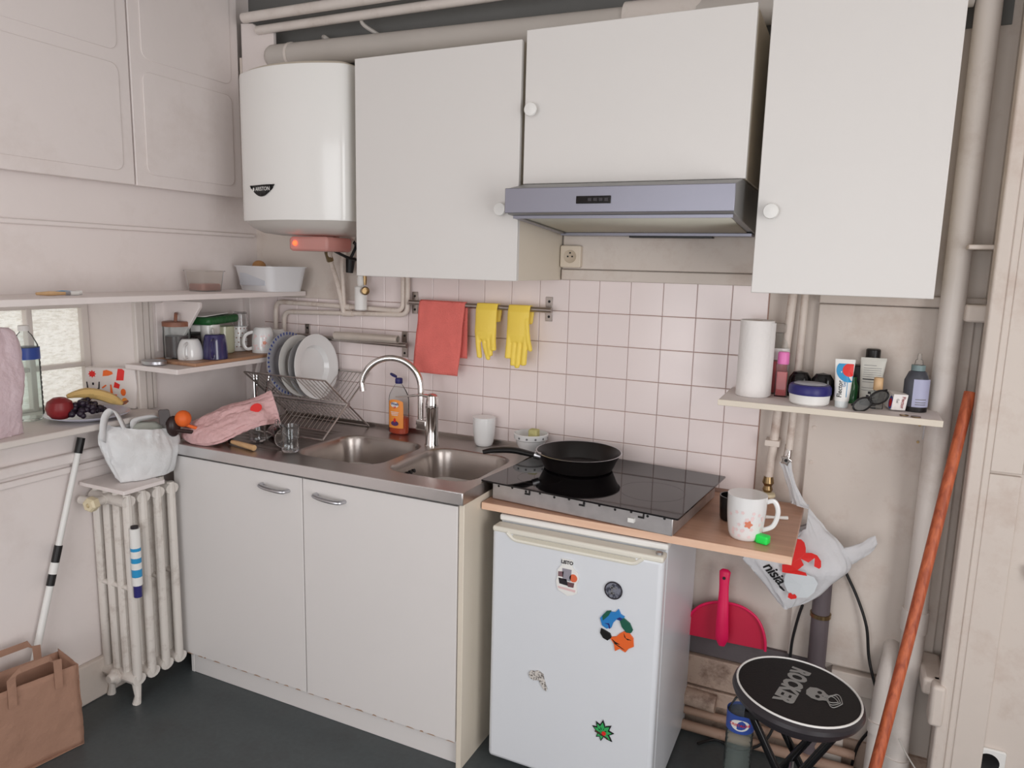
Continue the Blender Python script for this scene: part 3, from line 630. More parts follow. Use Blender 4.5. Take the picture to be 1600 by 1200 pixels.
part('knob_dot', G().lathe([(0, 0), (.005, 0), (.005, .001), (0, .001)], tc_ + V(-.002, -.0325, -.008), 12, axis=(0, -1, 0)), black, tt)
pipe('soil_pipe', [V(2.574, -.09, 2.75), V(2.574, -.09, .62), V(2.574, -.10, .45), V(2.566, -.11, .33), V(2.568, -.11, 0)], .031, pipe_w, 'tall white vertical pipe in the right corner', .08, 20,
     [('collar', G().tube([V(2.574, -.09, .60), V(2.574, -.092, .535)], .036, 20), pipe_w), ('collar', G().tube([V(2.568, -.11, .14), V(2.568, -.11, .09)], .036, 20), pipe_w)])
pipe('soil_pipe', [V(2.53, -.0, .44), V(2.53, -.05, .435), V(2.512, -.10, .34), V(2.506, -.115, 0)], .024, pipe_w, 'short white pipe bending to the floor behind the wooden stick', .06, 18,
     [('collar', G().tube([V(2.5095, -.108, .235), V(2.509, -.109, .20)], .028, 18), pipe_w)])
pipe('drain_pipe', [V(2.322, -.0, .66), V(2.322, -.05, .655), V(2.326, -.05, .24), V(2.326, -.05, 0)], .0265, pipe_d, 'dark grey vertical drain pipe behind the carrier bag', .03, 18,
     [('clamp', G().tube([V(2.3235, -.05, .512), V(2.3235, -.05, .50)], .031, 18), brass), ('collar', G().tube([V(2.326, -.05, .33), V(2.326, -.05, .25)], .030, 18), pipe_d)])
for z, yy, r, lb in ((.068, -.055, .014, 'upper rusty pipe along the wall foot beside the fridge'), (.024, -.075, .017, 'lower rusty pipe along the wall foot beside the fridge')):
    pipe('floor_pipe', [V(1.6, yy, z), V(2.46, yy, z)], r, mat('rusty_pipe', S(168, 138, 120), .6, var=.15, scale=8, dirt=S(96, 60, 44), dirt_amt=.8, dscale=12), lb, 0)
pipe('floor_bulge', [V(1.90, -.045, .115), V(2.03, -.05, .112)], .03, wall_dirty, 'stained lagging bulge above the floor pipes by the fridge', 0)

# =====================================================================================================================
# RADIATOR AND LEFT CORNER
# =====================================================================================================================
rd = thing('radiator', 'old cream cast-iron column radiator beside the sink cabinet', 'radiator', (.09, -.6, 0))
secy = [-.81 + .058 * i for i in range(4)]; colx = [.024, .076, .126, .176]
for i, y in enumerate(secy):
    g = G()
    for k, x in enumerate(colx):
        g.tube([(x, y, .075 + (.012 if k in (0, 3) else 0)), (x, y, .10), (x, y, .742), (x, y, .778 - (.012 if k in (0, 3) else 0))], [.012, .0155, .0155, .012], 10)
    for z, h in ((.742, .026), (.095, .026), (.43, .012)): g.tube([(.014, y, z), (.186, y, z)], [h, h], 12, flat=.8)
    part('column_section', g, rad_m, rd)
for z in (.742, .095): part('header', G().tube([(.094, secy[0] - .028, z), (.094, secy[-1] + .02, z)], .019, 14), rad_m, rd)
for x, y in ((.036, secy[0]), (.168, secy[0])): part('foot', G().tube([(x, y, .09), (x * 1.02, y, .03), (x, y - .004, 0)], [.017, .011, .015], 10), rad_m, rd)
part('end_plug', G().lathe([(.028, 0), (.028, .01), (.02, .016), (.014, .03), (.0, .031)], (.094, secy[0] - .022, .095), 14, axis=(0, -1, 0)), rad_m, rd)
rv = part('valve', G().tube(fillet([(.094, secy[0] - .02, .742), (.094, secy[0] - .06, .742), (.03, secy[0] - .06, .742)], .02), .015, 12), rad_m, rd)
part('valve_knob', G().lathe([(.018, 0), (.025, .004), (.025, .026), (.019, .032), (.008, .032), (.008, .024), (0, .024)], (.10, secy[0] - .06, .742), 6, axis=(.25, -1, 0)), ivory, rv, smooth=20)
solo('radiator_shelf', G().box((.012, -.862, .786), (.235, -.705, .800)), wall_m, 'small white board lying on top of the radiator', 'shelf', (.08, -.78, .786), bev=.002)
um = thing('folding_umbrella', 'white folding umbrella with blue stripes tucked into the radiator', 'umbrella', lw(216, 930, .205))
ua, ub = lw(210, 822, .205), lw(216, 932, .205)
def seg_(a, b, t0, t1, r, m, nm): part(nm, G().tube([a.lerp(b, t0), a.lerp(b, t1)], r, 12), m, um)
seg_(ua, ub, 0, .03, .012, dark_p, 'tip')
tt0 = [(.03, .30, white_p), (.30, .345, blue_s), (.345, .44, white_p), (.44, .51, blue_s), (.51, .60, white_p), (.60, .71, blue_s), (.71, .83, white_p), (.83, 1.0, blue_cap)]
for a0, a1, m_ in tt0: seg_(ua, ub, a0, a1, .0165 - (.003 if a0 > .8 else 0), m_, 'stripe' if m_ is not blue_cap else 'handle')

mp_ = thing('mop_handle', 'white mop handle with black grips leaning under the window sill', 'mop', flo(40, 1090, .0) if False else V(.04, -1.1, 0))
ma, mb = lw(127, 684, .03), lw(58, 1012, .032); md = (mb - ma)
def mseg(t0, t1, r, m_, nm): part(nm, G().tube([ma + md * t0, ma + md * t1], r, 12), m_, mp_)
mfl = (0 - ma.z) / md.z
mseg(.0, .075, .0125, black, 'grip'); mseg(.075, .52, .0095, white_p, 'upper_tube'); mseg(.52, .71, .0125, black, 'clamp'); mseg(.60, .655, .0132, white_p, 'lock')
mseg(.71, mfl * .985, .011, white_p, 'lower_tube')
part('mop_head', G().box(ma + md * mfl + V(-.0, -.12, 0), ma + md * mfl + V(.03, .10, .03)), white_p, mp_, bev=.008)

# kraft paper carrier bag on the floor
c0 = flo(132, 1162); c1 = flo(40, 1208); e = (c1 - c0).normalized(); wdt = .26; n2 = V(e.y, -e.x, 0); n2 = n2 if n2.x < 0 else -n2     # e: along the front face, n2: to the back
hB = .278; dp = .13
kb = thing('paper_bag', 'brown kraft paper carrier bag standing open on the floor', 'bag', c0 + e * wdt / 2 + n2 * dp / 2)
def kf(u, v, side):
    """walls of the bag"""
    pass
def kwall(A, B, hA, hB_, nin, seed):
    def f(u, v):
        p = A.lerp(B, u) + V(0, 0, (hA + (hB_ - hA) * u) * v)
        return p + nin * (crinkle(p, 9, .006, seed) * math.sin(math.pi * v * .9) + .010 * math.sin(math.pi * u) * (1 - v))
    return f
A0, B0, A1, B1 = c0, c0 + e * wdt, c0 + n2 * dp, c0 + e * wdt + n2 * dp
lean = V(0, 0, 0) + n2 * -.0
for nm, A, B, ni, sd in (('front_wall', A0, B0, n2, 1), ('back_wall', A1, B1, -n2, 2), ('side_wall', A0, A1, e, 3), ('side_wall', B0, B1, -e, 4)):
    o = part(nm, G().grid(kwall(A, B, hB, hB + .01, ni, sd), 16, 14), kraft, kb); s_ = o.modifiers.new('solid', 'SOLIDIFY'); s_.thickness = .0016
part('bottom', G().prism([(0, 0), (wdt, 0), (wdt, dp), (0, dp)], (c0 + V(0, 0, .002), e, n2, V(0, 0, 1)), 0, .002), kraft, kb)
def kloop(base, off):
    P = [base + e * a_ + V(0, 0, z_) + off * o_ for a_, z_, o_ in ((.062, hB - .05, 0), (.062, hB + .045, .004), (.085, hB + .062, .008), (.165, hB + .062, .008), (.19, hB + .042, .004), (.19, hB - .05, 0))]
    g = G(); R = []
    wv = [e * .011, e * .011, V(0, 0, .010), V(0, 0, .010), e * -.011, e * -.011]
    up = [1, 1, 1, 1, 1, 1]
    for p, q in zip(P, wv): R.append([p - q, p + q])
    vs = [r_[0] for r_ in R] + [r_[1] for r_ in R]; k = len(R)
    g.add(vs, [(i, i + 1, k + i + 1, k + i) for i in range(k - 1)]); return g
for bs_, of in ((A0 - n2 * .003, -n2), (A1 - n2 * .003, n2)):
    o = part('handle', kloop(bs_, of), kraft, kb, smooth=0); o.modifiers.new('solid', 'SOLIDIFY').thickness = .0025
# =====================================================================================================================
# LEFT SHELVES, WINDOW SILL AND WHAT STANDS THERE
# =====================================================================================================================
ZS = 1.433
solo('long_shelf', G().box((0, -2.1, 1.413), (.272, -.012, ZS)), wall_m, 'long white shelf running along the left wall above the window', 'shelf', (.1, -.9, 1.413), bev=.002)
ss = thing('corner_shelf', 'small white shelf with a wooden board on it in the left corner', 'shelf', (.13, -.42, 1.16))
part('shelf_board', G().box((0, -.655, 1.160), (.262, -.12, 1.178)), wall_m, ss, bev=.002)
part('bracket', G().prism([(0, 0), (.19, 0), (.19, .02), (.03, .215), (0, .215)], (V(.003, -.475, 1.40), V(1, 0, 0), V(0, 0, -1), V(0, -1, 0)), 0, .014), wall_m, ss, bev=.002)
part('strut', G().tube([V(.16, -.16, 1.16), V(.03, -.10, .93)], .012, 8), wall_m, ss)
solo('chopping_board', G().box((.028, -.575, 1.1785), (.258, -.13, 1.190)), oak, 'brown wooden board lying on the small corner shelf', 'board', (.14, -.36, 1.1785), bev=.002)
ZW = 1.191

def cup(name, label, c, r0, r1, h, m, inv=False, handle=None, hm=None, group=None, n=28, cat='mug', belly=0, inner=None, decals=None):
    """open cup: outer wall, inner wall; standing or upside down; handle = direction angle"""
    t = thing(name, label, cat, c, group); c = Vector(c); th = .0035; prof = []
    for i in range(9):
        s_ = i / 8; r = r0 + (r1 - r0) * s_ + belly * math.sin(math.pi * s_); prof.append((r, h * s_))
    prof[0] = (r0 * .86, 0); prof.insert(1, (r0 * .97, h * .03))
    inn = [(r - th, max(z, .006)) for r, z in reversed(prof)]
    fl = (lambda q: [(r, h - z) for r, z in q]) if inv else (lambda q: q)
    part('cup_body', G().lathe(fl([(0, 0)] + prof + ([] if inner else inn + [(0, .006)])), c, n), m, t)
    if inner: part('inside', G().lathe(fl([(prof[-1][0], h), (prof[-1][0] - th, h - .001)] + inn[1:] + [(0, .006)]), c, n, cap=False), inner, t)
    if handle is not None:
        u = V(math.cos(handle), math.sin(handle), 0); k = r0 + (r1 - r0) * .5 + belly
        zz = [.82, .86, .62, .30, .18]; rr2 = [k - .004, k + .020, k + .032, k + .022, k - .006]
        if inv: zz = [1 - q for q in zz]
        P = smooth_path([c + u * q + V(0, 0, h * z) for q, z in zip(rr2, zz)], 6); part('handle', G().tube(P, .0048, 8, flat=1.4), hm or m, t)
    return t
TOCAM = lambda c: math.atan2(CW.y - c[1], CW.x - c[0])
GM = 'cups on the corner shelf'
jp = V(.085, -.50, ZW); j = thing('storage_jar', 'glass jar of dark tea with a wooden lid on the corner shelf', 'jar', jp)
part('glass', G().lathe([(0, 0), (.046, 0), (.048, .004), (.048, .118), (.045, .118), (.045, .005), (0, .004)], jp, 28), clear, j); part('contents', G().lathe([(0, .005), (.044, .005), (.044, .082), (0, .083)], jp, 24), tea, j)
l_ = part('lid', G().lathe([(.0, .117), (.049, .117), (.049, .133), (.046, .135), (0, .135)], jp, 28), wood_d, j)
part('lid_handle', G().tube(smooth_path([jp + V(.02, -.02, .134), jp + V(.018, -.016, .155), jp + V(0, 0, .162), jp + V(-.015, .016, .155), jp + V(-.02, .02, .134)]), .006, 8), wood_d, l_)
q = lw(294, 558, .165); cup('inverted_cup', 'plain white cup upside down at the front of the corner shelf', V(.150, -.50, ZW), .030, .043, .074, china, True, -1.0, group=GM, belly=.006)
cup('inverted_cup', 'dark blue mug upside down on the corner shelf', V(.205, -.435, ZW), .036, .044, .090, navy, True, -.9, group=GM, belly=.002)
jp = V(.058, -.375, ZW); j = thing('storage_jar', 'glass jar with a white screw lid behind the plain white cup', 'jar', jp)
part('glass', G().lathe([(0, 0), (.044, 0), (.045, .09), (.04, .092), (0, .092)], jp, 24), clear, j); part('contents', G().lathe([(0, .003), (.042, .003), (.042, .075), (0, .076)], jp, 20), tea, j); part('lid', G().lathe([(.0, .09), (.048, .09), (.049, .112), (.046, .115), (0, .115)], jp, 28), white_p, j)
cup('mug', 'tall white mug with curved handle behind the dark blue mug', V(.118, -.375, ZW), .033, .036, .118, china_w, False, -.6, group=GM)
cup('mug', 'pale sage green mug in the middle of the corner shelf', V(.10, -.295, ZW), .040, .043, .105, green_m, False, None, group=GM)
gb = V(.085, -.33, ZW + .118); g = G().prism(rrect(.115, .20, .02), (gb, V(.95, .2, .0), V(-.2, .95, .02), V(0, 0, 1)), 0, .03); g.xf(lambda p: p)
solo('plastic_packet', g, green_f, 'folded green and clear plastic packet lying on the jars and mugs', 'packet', gb, bev=.01, seg=3)
solo('packet_sheet', G().prism(rrect(.10, .16, .015), (gb + V(-.01, -.02, .0315), V(.95, .2, .03), V(-.2, .95, .04), V(0, 0, 1)), 0, .004), white_p, 'pale sheet lying on the green plastic packet', 'packet', gb + V(0, 0, .03), bev=.0015)
t = cup('mug', 'white mug with brown dots behind the flowered mug', V(.095, -.215, ZW), .035, .037, .10, china, False, None, group=GM)
g = G()
for i in range(5):
    for k in range(9): g2 = flatpoly(circ(.0026, 8)); on_cyl(g2, (.095, -.215), .0372, ZW + .02 + i * .018, -2.2 + k * .42 + (i % 2) * .2, rfn=lambda z: .0357 + .0015 * (z - ZW) / .1); g.add(g2.v, g2.f)
part('dots', g, wood_d, t)
cup('glass_tumbler', 'clear glass upside down on the dotted mug', V(.10, -.205, ZW + .1015), .026, .032, .055, glass_m, True, None, cat='glass')
FL = 'white mug with orange flower'
def flowers(t, c, rf, z0, h, ang, big):
    g = G()
    for k in range(26):
        aa = ang + random.uniform(-1.0, 1.0); z = z0 + random.uniform(.12, .72) * h
        g2 = flatpoly([(q * (1 + .3 * math.cos(5 * math.atan2(w_, q))), w_ * (1 + .3 * math.cos(5 * math.atan2(w_, q)))) for q, w_ in circ(.0045, 15)], .0002); on_cyl(g2, c, 0, z, aa, .0003, rfn=rf); g.add(g2.v, g2.f)
    part('flower_print', g, mat('pale_pink_print', S(238, 214, 214), .3), t)
    g2 = flatpoly([(q * (1 + .22 * math.cos(5 * math.atan2(w_, q))), w_ * (1 + .22 * math.cos(5 * math.atan2(w_, q)))) for q, w_ in circ(big, 30)], .0003); on_cyl(g2, c, 0, z0 + .42 * h, ang + .1, .0006, rfn=rf); part('flower', g2, mat('coral_print', S(224, 138, 110), .3), t)
c = V(.208, -.195, ZW); t = cup('mug', 'flowered white mug upside down beside the dinner plates', c, .034, .043, .10, china, True, math.pi + .75, group=GM, belly=.004)
flowers(t, c, lambda z: .043 - (.009) * (z - ZW) / .1 + .004 * math.sin(math.pi * min(1, max(0, (z - ZW) / .1))), ZW, .1, TOCAM(c), .007)
cup('mug', 'plain white mug upside down by the cream pipes', V(.175, -.085, ZW - .012), .032, .041, .095, china, True, None, group=GM, belly=.004)
tr_ = V(.10, -.615, 1.179); solo('metal_tin', G().lathe([(0, 0), (.045, 0), (.05, .004), (.05, .014), (.047, .016), (0, .014)], tr_, 28, 1, .7), alu, 'flat metal tin at the left end of the corner shelf', 'tin', tr_)

# long shelf things
cb_ = V(.10, -.375, ZS); t = thing('food_box', 'clear plastic box with red sauce left in it on the long shelf', 'box', cb_)
def frustum(c, a0, b0, a1, b1, h, th, ang=0, r=.012):
    u = V(math.cos(ang), math.sin(ang), 0); v = V(-math.sin(ang), math.cos(ang), 0); R = []
    for (a_, b_, z) in ((a0, b0, 0), (a1, b1, h), (a1 + .006, b1 + .006, h), (a1 + .006, b1 + .006, h - .004), (a1 + .002, b1 + .002, h - .004), (a1 - th, b1 - th, h - .002), (a0 - th, b0 - th, th)):
        R.append([c + u * p[0] + v * p[1] + V(0, 0, z) for p in rrect(a_, b_, r)])
    R[2:5] = R[2:5]; return G().rings(R, True)
part('box_walls', frustum(cb_, .085, .095, .10, .112, .078, .002, 0, .015), clear_t, t)
part('sauce', G().prism(rrect(.080, .090, .014), (cb_ + V(0, 0, .003), V(1, 0, 0), V(0, 1, 0), V(0, 0, 1)), 0, .026), mat('red_sauce', S(176, 92, 66), .35, var=.25, scale=20), t, bev=.005)
wt = V(.178, -.112, ZS); t = thing('plastic_tub', 'large white plastic tub at the right end of the long shelf', 'tub', wt)
part('tub_walls', frustum(wt, .235, .15, .272, .18, .098, .003, -.28, .03), white_tub, t)
fr = (wt + V(math.sin(-.25) * .082, -math.cos(-.25) * .082, .045), V(math.cos(-.25), math.sin(-.25), 0), V(0, 0, 1), V(math.sin(-.25), -math.cos(-.25), 0))
part('label_band', G().prism([(-.09, -.025), (.09, -.022), (.095, .022), (-.09, .025)], fr, -.002, .0022), mat('pale_print', S(206, 210, 218), .4, var=.05, scale=30), t)
solo('potato', G().sphere(wt + V(-.06, .0, .098), .026, 16, 1.15, .9, .85), mat('potato_skin', S(176, 130, 84), .7, var=.2, scale=20), 'brown potato showing over the rim of the white tub', 'potato', wt + V(-.06, .0, .07))
for nm, p0_, p1_, m1_, lb in (('paint_brush', lw(56, 458, .13), lw(122, 455, .15), wood_l, 'paint brush with a light wood handle on the long shelf'), ('paint_brush', lw(82, 453, .10), lw(128, 456, .13), blue_s, 'blue-handled brush lying behind the wooden brush')):
    a_, b_ = V(p0_.x, p0_.y, ZS + .007), V(p1_.x, p1_.y, ZS + .007); t = thing(nm, lb, 'brush', V(a_.x, a_.y, ZS), 'brushes on the long shelf')
    part('handle', G().tube([a_, a_.lerp(b_, .3), a_.lerp(b_, .7)], [.004, .007, .005], 8), m1_, t); part('ferrule', G().tube([a_.lerp(b_, .68), a_.lerp(b_, .82)], .006, 8), alu, t); part('bristles', G().tube([a_.lerp(b_, .8), b_], [.006, .007], 8), white_p, t)

# window sill things
ZI = 1.011
def bottle_water(c, label, h=.305, r=.039, lab_z=(.155, .215), txt=None, lab_m=blue_l):
    t = thing('water_bottle', label, 'bottle', c); c = Vector(c); prof = [(0, 0), (r * .8, 0), (r, .008)]; z = .012
    while z < h * .70:
        prof += [(r, z), (r * .965, z + .004), (r * .965, z + .006), (r, z + .010)]; z += .0165
    prof += [(r, h * .72), (r * .9, h * .8), (r * .55, h * .9), (r * .34, h * .93), (r * .34, h * .955)]
    part('plastic', G().lathe(prof, c, 28), clear, t); part('water', G().lathe([(0, .003), (r * .93, .008), (r * .93, h * .78), (0, h * .78)], c, 24), water_m, t)
    lb = part('label_band', G().rings([[c + V((r + .0008) * math.cos(2 * math.pi * i / 28), (r + .0008) * math.sin(2 * math.pi * i / 28), z_) for i in range(28)] for z_ in lab_z], False), lab_m, t)
    part('screw_cap', G().lathe([(0, h * .945), (r * .42, h * .945), (r * .42, h * .995), (r * .38, h), (0, h)], c, 20), white_p, t)
    if txt:
        a_ = TOCAM(c); zz = (lab_z[0] + lab_z[1]) / 2
        g2 = flatpoly(circ(.022, 24, 1.2, .8)); part('emblem', on_cyl(g2, c, r, c.z + zz, a_, .0026), white_p, lb); part('lettering', on_cyl(text_g(txt, .011), c, r, c.z + zz, a_, .0034), red_m, lb, smooth=0)
    return t
bottle_water(V(-.115, -.925, ZI), 'clear water bottle with a blue label on the window sill', .315, .040, (.205, .243))
pl_ = V(.015, -.815, ZI)
t = thing('fruit_plate', 'grey plate of fruit on the window sill', 'plate', pl_)
part('dish', G().lathe([(0, .002), (.07, 0), (.075, .002), (.105, .010), (.128, .018), (.13, .0195), (.128, .021), (.10, .013), (.072, .006), (0, .006)], pl_, 40), mat('plate_blue', S(196, 198, 214), .25, coat=.4), t)
solo('nectarine', G().lathe([(.0, .004), (.022, .0), (.037, .016), (.041, .036), (.036, .056), (.018, .069), (.004, .066), (0, .062)], pl_ + V(-.015, -.085, .013), 24), apple_m, 'dark red nectarine on the plate of fruit', 'fruit', pl_ + V(-.015, -.085, .013))
t = thing('grape_bunch', 'bunch of black grapes between the nectarine and the banana', 'grapes', pl_ + V(-.01, .0, .01))
me = None
for i in range(70):
    a_ = random.uniform(0, 6.28); q = math.sqrt(random.random()) * .062; zz = .018 + (1 - (q / .068) ** 2) * .052 * random.uniform(.3, 1)
    p = pl_ + V(.012 + q * math.cos(a_) * .85, -.018 + q * math.sin(a_) * 1.05, zz)
    part('grape', G().sphere(p, random.uniform(.009, .0115), 10), grape_m, t)
part('stem', G().tube([pl_ + V(-.01, 0, .04), pl_ + V(0, .02, .07)], .002, 6), wood_d, t)
bn = [pl_ + V(-.035, -.045, .078), pl_ + V(-.02, .0, .084), pl_ + V(.0, .045, .074), pl_ + V(.02, .085, .052), pl_ + V(.03, .108, .036)]
t = thing('banana', 'spotted yellow banana on the plate of fruit', 'banana', bn[2] - V(0, 0, .02)); bp_ = smooth_path(bn, 5); nb = len(bp_)
part('skin', G().tube(bp_, [.019 * min(1, .35 + 2.2 * min(i, nb - 1 - i) / nb) for i in range(nb)], 7), banana_m, t, smooth=50); part('stalk', G().tube([bn[-1], bn[-1] + V(.0, .022, .006)], [.006, .004], 6), wood_d, t)
# printed food packet standing behind the plate
ga, gb_ = V(-.125, -.715, ZI), V(.012, -.632, ZI); gu = (gb_ - ga).normalized(); gn = V(gu.y, -gu.x, 0); gh = .148
t = thing('printed_packet', 'white packet printed with red and orange kitchen pictures on the window sill', 'packet', (ga + gb_) / 2)
pw = (gb_ - ga).length
part('packet_body', G().prism([(0, 0), (pw, 0), (pw + .01, .08), (pw + .006, gh), (-.004, gh + .004), (-.008, .08)], (ga, gu, V(0, 0, 1), gn), -.03, 0), mat('packet_white', S(226, 218, 214), .3), t, bev=.006, seg=3)
pf = (ga, gu, V(0, 0, 1), gn)
def pr(poly, m_, nm): part(nm, G().prism(poly, pf, .0005, .0012), m_, t)
st = [(.02 + (.014 if i % 2 == 0 else .009) * math.cos(i * math.pi / 8), .128 + (.014 if i % 2 == 0 else .009) * math.sin(i * math.pi / 8)) for i in range(16)]; pr(st, red_m, 'picture')
pr([(.055, .120), (.075, .122), (.09, .128), (.088, .136), (.07, .143), (.058, .14)], orange, 'picture'); pr([(.10, .105), (.125, .105), (.130, .14), (.122, .147), (.108, .147)], red_m, 'picture')
g = G()
for q0, q1 in ((.002, .10), (.002, .098)): pass
pr([(-.002, .10), (.0, .074), (.012, .066), (.03, .066), (.042, .074), (.044, .10), (.040, .10), (.038, .078), (.029, .071), (.013, .071), (.004, .078), (.002, .10)], dark_p, 'picture'); pr([(.018, .088), (.024, .088), (.024, .097), (.018, .097)], dark_p, 'picture')
pr([(.09, .08), (.108, .075), (.112, .09), (.095, .1)], red_m, 'picture'); pr([(.052, .075), (.066, .085), (.064, .09), (.05, .08)], orange, 'picture'); pr([(.05, .05), (.075, .052), (.072, .062), (.058, .064)], dark_p, 'picture'); pr(circ(.011, 14, .8, 1.2, .122, .062), orange, 'picture'); pr(circ(.011, 14, .9, 1.1, .125, .03), orange_b, 'picture'); pr([(.078, .06), (.085, .05), (.10, .05), (.10, .054), (.087, .055), (.083, .09), (.079, .09)], orange, 'picture')
# lilac bag at the left end of the sill
rows = [(flo(-40, 688, ZI), flo(32, 676, ZI)), (lw(-45, 640, .06), lw(36, 635, .06)), (lw(-45, 590, .05), lw(38, 600, .05)), (lw(-40, 560, .04), lw(33, 555, .04)), (lw(-30, 515, .03), lw(20, 520, .03)), (lw(-22, 511, .03), lw(10, 512, .03))]
solo('carrier_bag', loft_bag(rows, [.05, .065, .07, .055, .03, .012], (1, -.6, 0), amp=.014, freq=28, seed=5, cap=True, fa=1.8, ft=2.5), bag_l, 'pale pink plastic bag at the left end of the window sill', 'bag', rows[0][0], smooth=70)
# white carrier bag slumped on the radiator
nv = (CW - V(.1, -.75, .85)); nv.z = 0
def XP(px, py, x): return lw(px, py, x)
rows = [(XP(200, 762, .135), XP(232, 764, .15)), (XP(182, 745, .13), XP(258, 750, .165)), (XP(164, 715, .125), XP(272, 728, .17)), (XP(156, 690, .12), XP(276, 700, .175)), (XP(158, 672, .12), XP(276, 682, .17)), (XP(172, 664, .12), XP(268, 668, .165))]
t = thing('carrier_bag', 'white plastic carrier bag slumped on the radiator shelf', 'bag', V(.13, -.74, .765))
bb_ = loft_bag(rows, [.012, .04, .06, .062, .055, .045], nv, 80, 12, .016, 24, 2, fa=2.0, ft=2.2)
part('bag_body', bb_.xf(lambda p: V(max(p.x, .026), p.y, max(p.z, .8015))), bag_w, t, smooth=70)
def ribbon(P, wd, side):
    P = smooth_path(P, 5); g = G(); k = len(P); g.add([p - side * wd / 2 for p in P] + [p + side * wd / 2 for p in P], [(i, i + 1, k + i + 1, k + i) for i in range(k - 1)]); return g
nvn = nv.normalized(); sd_ = V(nvn.y, -nvn.x, 0)
for pts, x_ in ((((160, 690), (163, 655), (174, 641), (184, 648), (200, 680), (214, 700)), .16), (((214, 690), (208, 662), (225, 653), (248, 652), (262, 668), (272, 690)), .13)):
    P = [XP(a_, b_, x_) for a_, b_ in pts]; o = part('handle', ribbon(P, .034, (sd_ * .5 + nvn * .6 + V(0, 0, .45)).normalized()), bag_w, t, smooth=70); o.modifiers.new('solid', 'SOLIDIFY').thickness = .0008
rows = [(XP(200, 715, .12), XP(258, 715, .13)), (XP(202, 690, .12), XP(262, 690, .13)), (XP(206, 668, .12), XP(256, 668, .13)), (XP(215, 660, .12), XP(245, 659, .13))]
part('contents', loft_bag(rows, [.03, .04, .035, .01], nv, 18, 4, .012, 24, 8, cap=True), mat('bag_contents', S(186, 190, 182), .4, var=.3, scale=18), t)
# =====================================================================================================================
# ON THE SINK TOP
# =====================================================================================================================
# pink bread bag with a red dot
def CP(px, py, y): return at(px, py, y)
rows = [(CP(284, 684, -.56), CP(300, 694, -.585)), (CP(288, 668, -.55), CP(318, 697, -.58)), (CP(306, 655, -.53), CP(345, 690, -.56)), (CP(335, 642, -.49), CP(368, 680, -.52)), (CP(362, 631, -.455), CP(392, 670, -.48)), (CP(388, 625, -.42), CP(414, 662, -.44)), (CP(410, 618, -.39), CP(428, 660, -.40)), (CP(424, 612, -.37), CP(438, 660, -.375))]
t = thing('bread_bag', 'pink plastic bread bag with a red dot lying on the draining board', 'bag', rows[0][1])
nb_ = (CW - rows[3][0]).normalized()
def bag_pt(i, f_, out):  # point on the facing side of the loft, row i (float), fraction f_ across
    k = min(int(i), len(rows) - 2); q = i - k; a_ = rows[k][0].lerp(rows[k + 1][0], q); b_ = rows[k][1].lerp(rows[k + 1][1], q); return a_.lerp(b_, f_) + nb_ * out
bb_ = loft_bag(rows, [.01, .032, .045, .045, .04, .034, .03, .034], nb_, 90, 14, .0095, 60, 3, fa=2.6, ft=3.0)
part('bag_film', bb_.xf(lambda p: V(p.x, p.y, max(p.z, ZC + .0015))), bag_p, t, smooth=70)
du = (rows[7][0] - rows[3][0]).normalized(); dv = (rows[6][0] - rows[6][1]).normalized()
part('red_dot', G().prism(circ(.021, 24, 1.0, .8), (bag_pt(5.1, .36, .043), du, (dv - du * dv.dot(du)).normalized(), nb_), -.006, .002), red_m, t, label='red round sticker')
# dark ladle and orange scrubber beside the bag
dbp = mat('dark_brown_plastic', S(50, 34, 33), .35)
t = thing('ladle', 'dark brown ladle behind the orange brush head', 'ladle', V(.22, -.49, ZC + .003))
part('bowl', G().sphere(lw(271, 666, .19), .033, 18, .6, .8, 1.15), dbp, t); part('handle', G().tube([lw(272, 672, .2), V(.30, -.47, ZC + .012)], .007, 8), dbp, t)
t = thing('spatula', 'flat dark brown spatula beside the dark brown ladle', 'spatula', V(.2, -.45, ZC + .003))
part('head', G().prism(rrect(.036, .056, .008), (lw(257, 652, .17), V(.55, .82, 0).normalized(), V(-.1, 0, 1).normalized(), V(.82, -.55, .1).normalized()), -.003, .003), dbp, t, bev=.001); part('handle', G().tube([lw(258, 660, .17), V(.26, -.42, ZC + .012)], .007, 8), dbp, t)
oc = lw(286, 654, .215); t = thing('dish_brush', 'orange plastic brush head between the white bag and the pink bag', 'brush', oc - V(0, 0, .03))
g = G(); R = []
for i in range(9):
    ph = math.pi * i / 8; rr3 = .0285 * math.sin(ph); R.append([oc + V(rr3 * math.cos(q * math.pi / 12) * (1 - .07 * (q % 3 == 0)), rr3 * math.sin(q * math.pi / 12) * (1 - .07 * (q % 3 == 0)), -.030 * math.cos(ph)) for q in range(24)])
part('head', g.rings(R), orange, t); part('handle', G().tube([oc - V(0, 0, .02), V(.31, -.49, ZC + .012)], .006, 8), orange, t)
a_, b_ = flo(362, 690, ZC + .012), flo(397, 700, ZC + .012); t = thing('kitchen_knife', 'knife with a pale wooden handle on the draining board', 'knife', b_ - V(0, 0, .012)); u = (b_ - a_).normalized()
part('handle', G().tube([a_, a_.lerp(b_, .5), b_], [.0075, .0095, .0105], 10), wood_l, t, smooth=50); part('blade', G().prism([(0, -.012), (.14, -.004), (.15, .004), (.0, .008)], (a_, -u, V(u.y, -u.x, 0), V(0, 0, 1)), -.001, .001), steel, t); part('bolster', G().tube([a_ - u * .012, a_ + u * .003], .0085, 10), black, t)
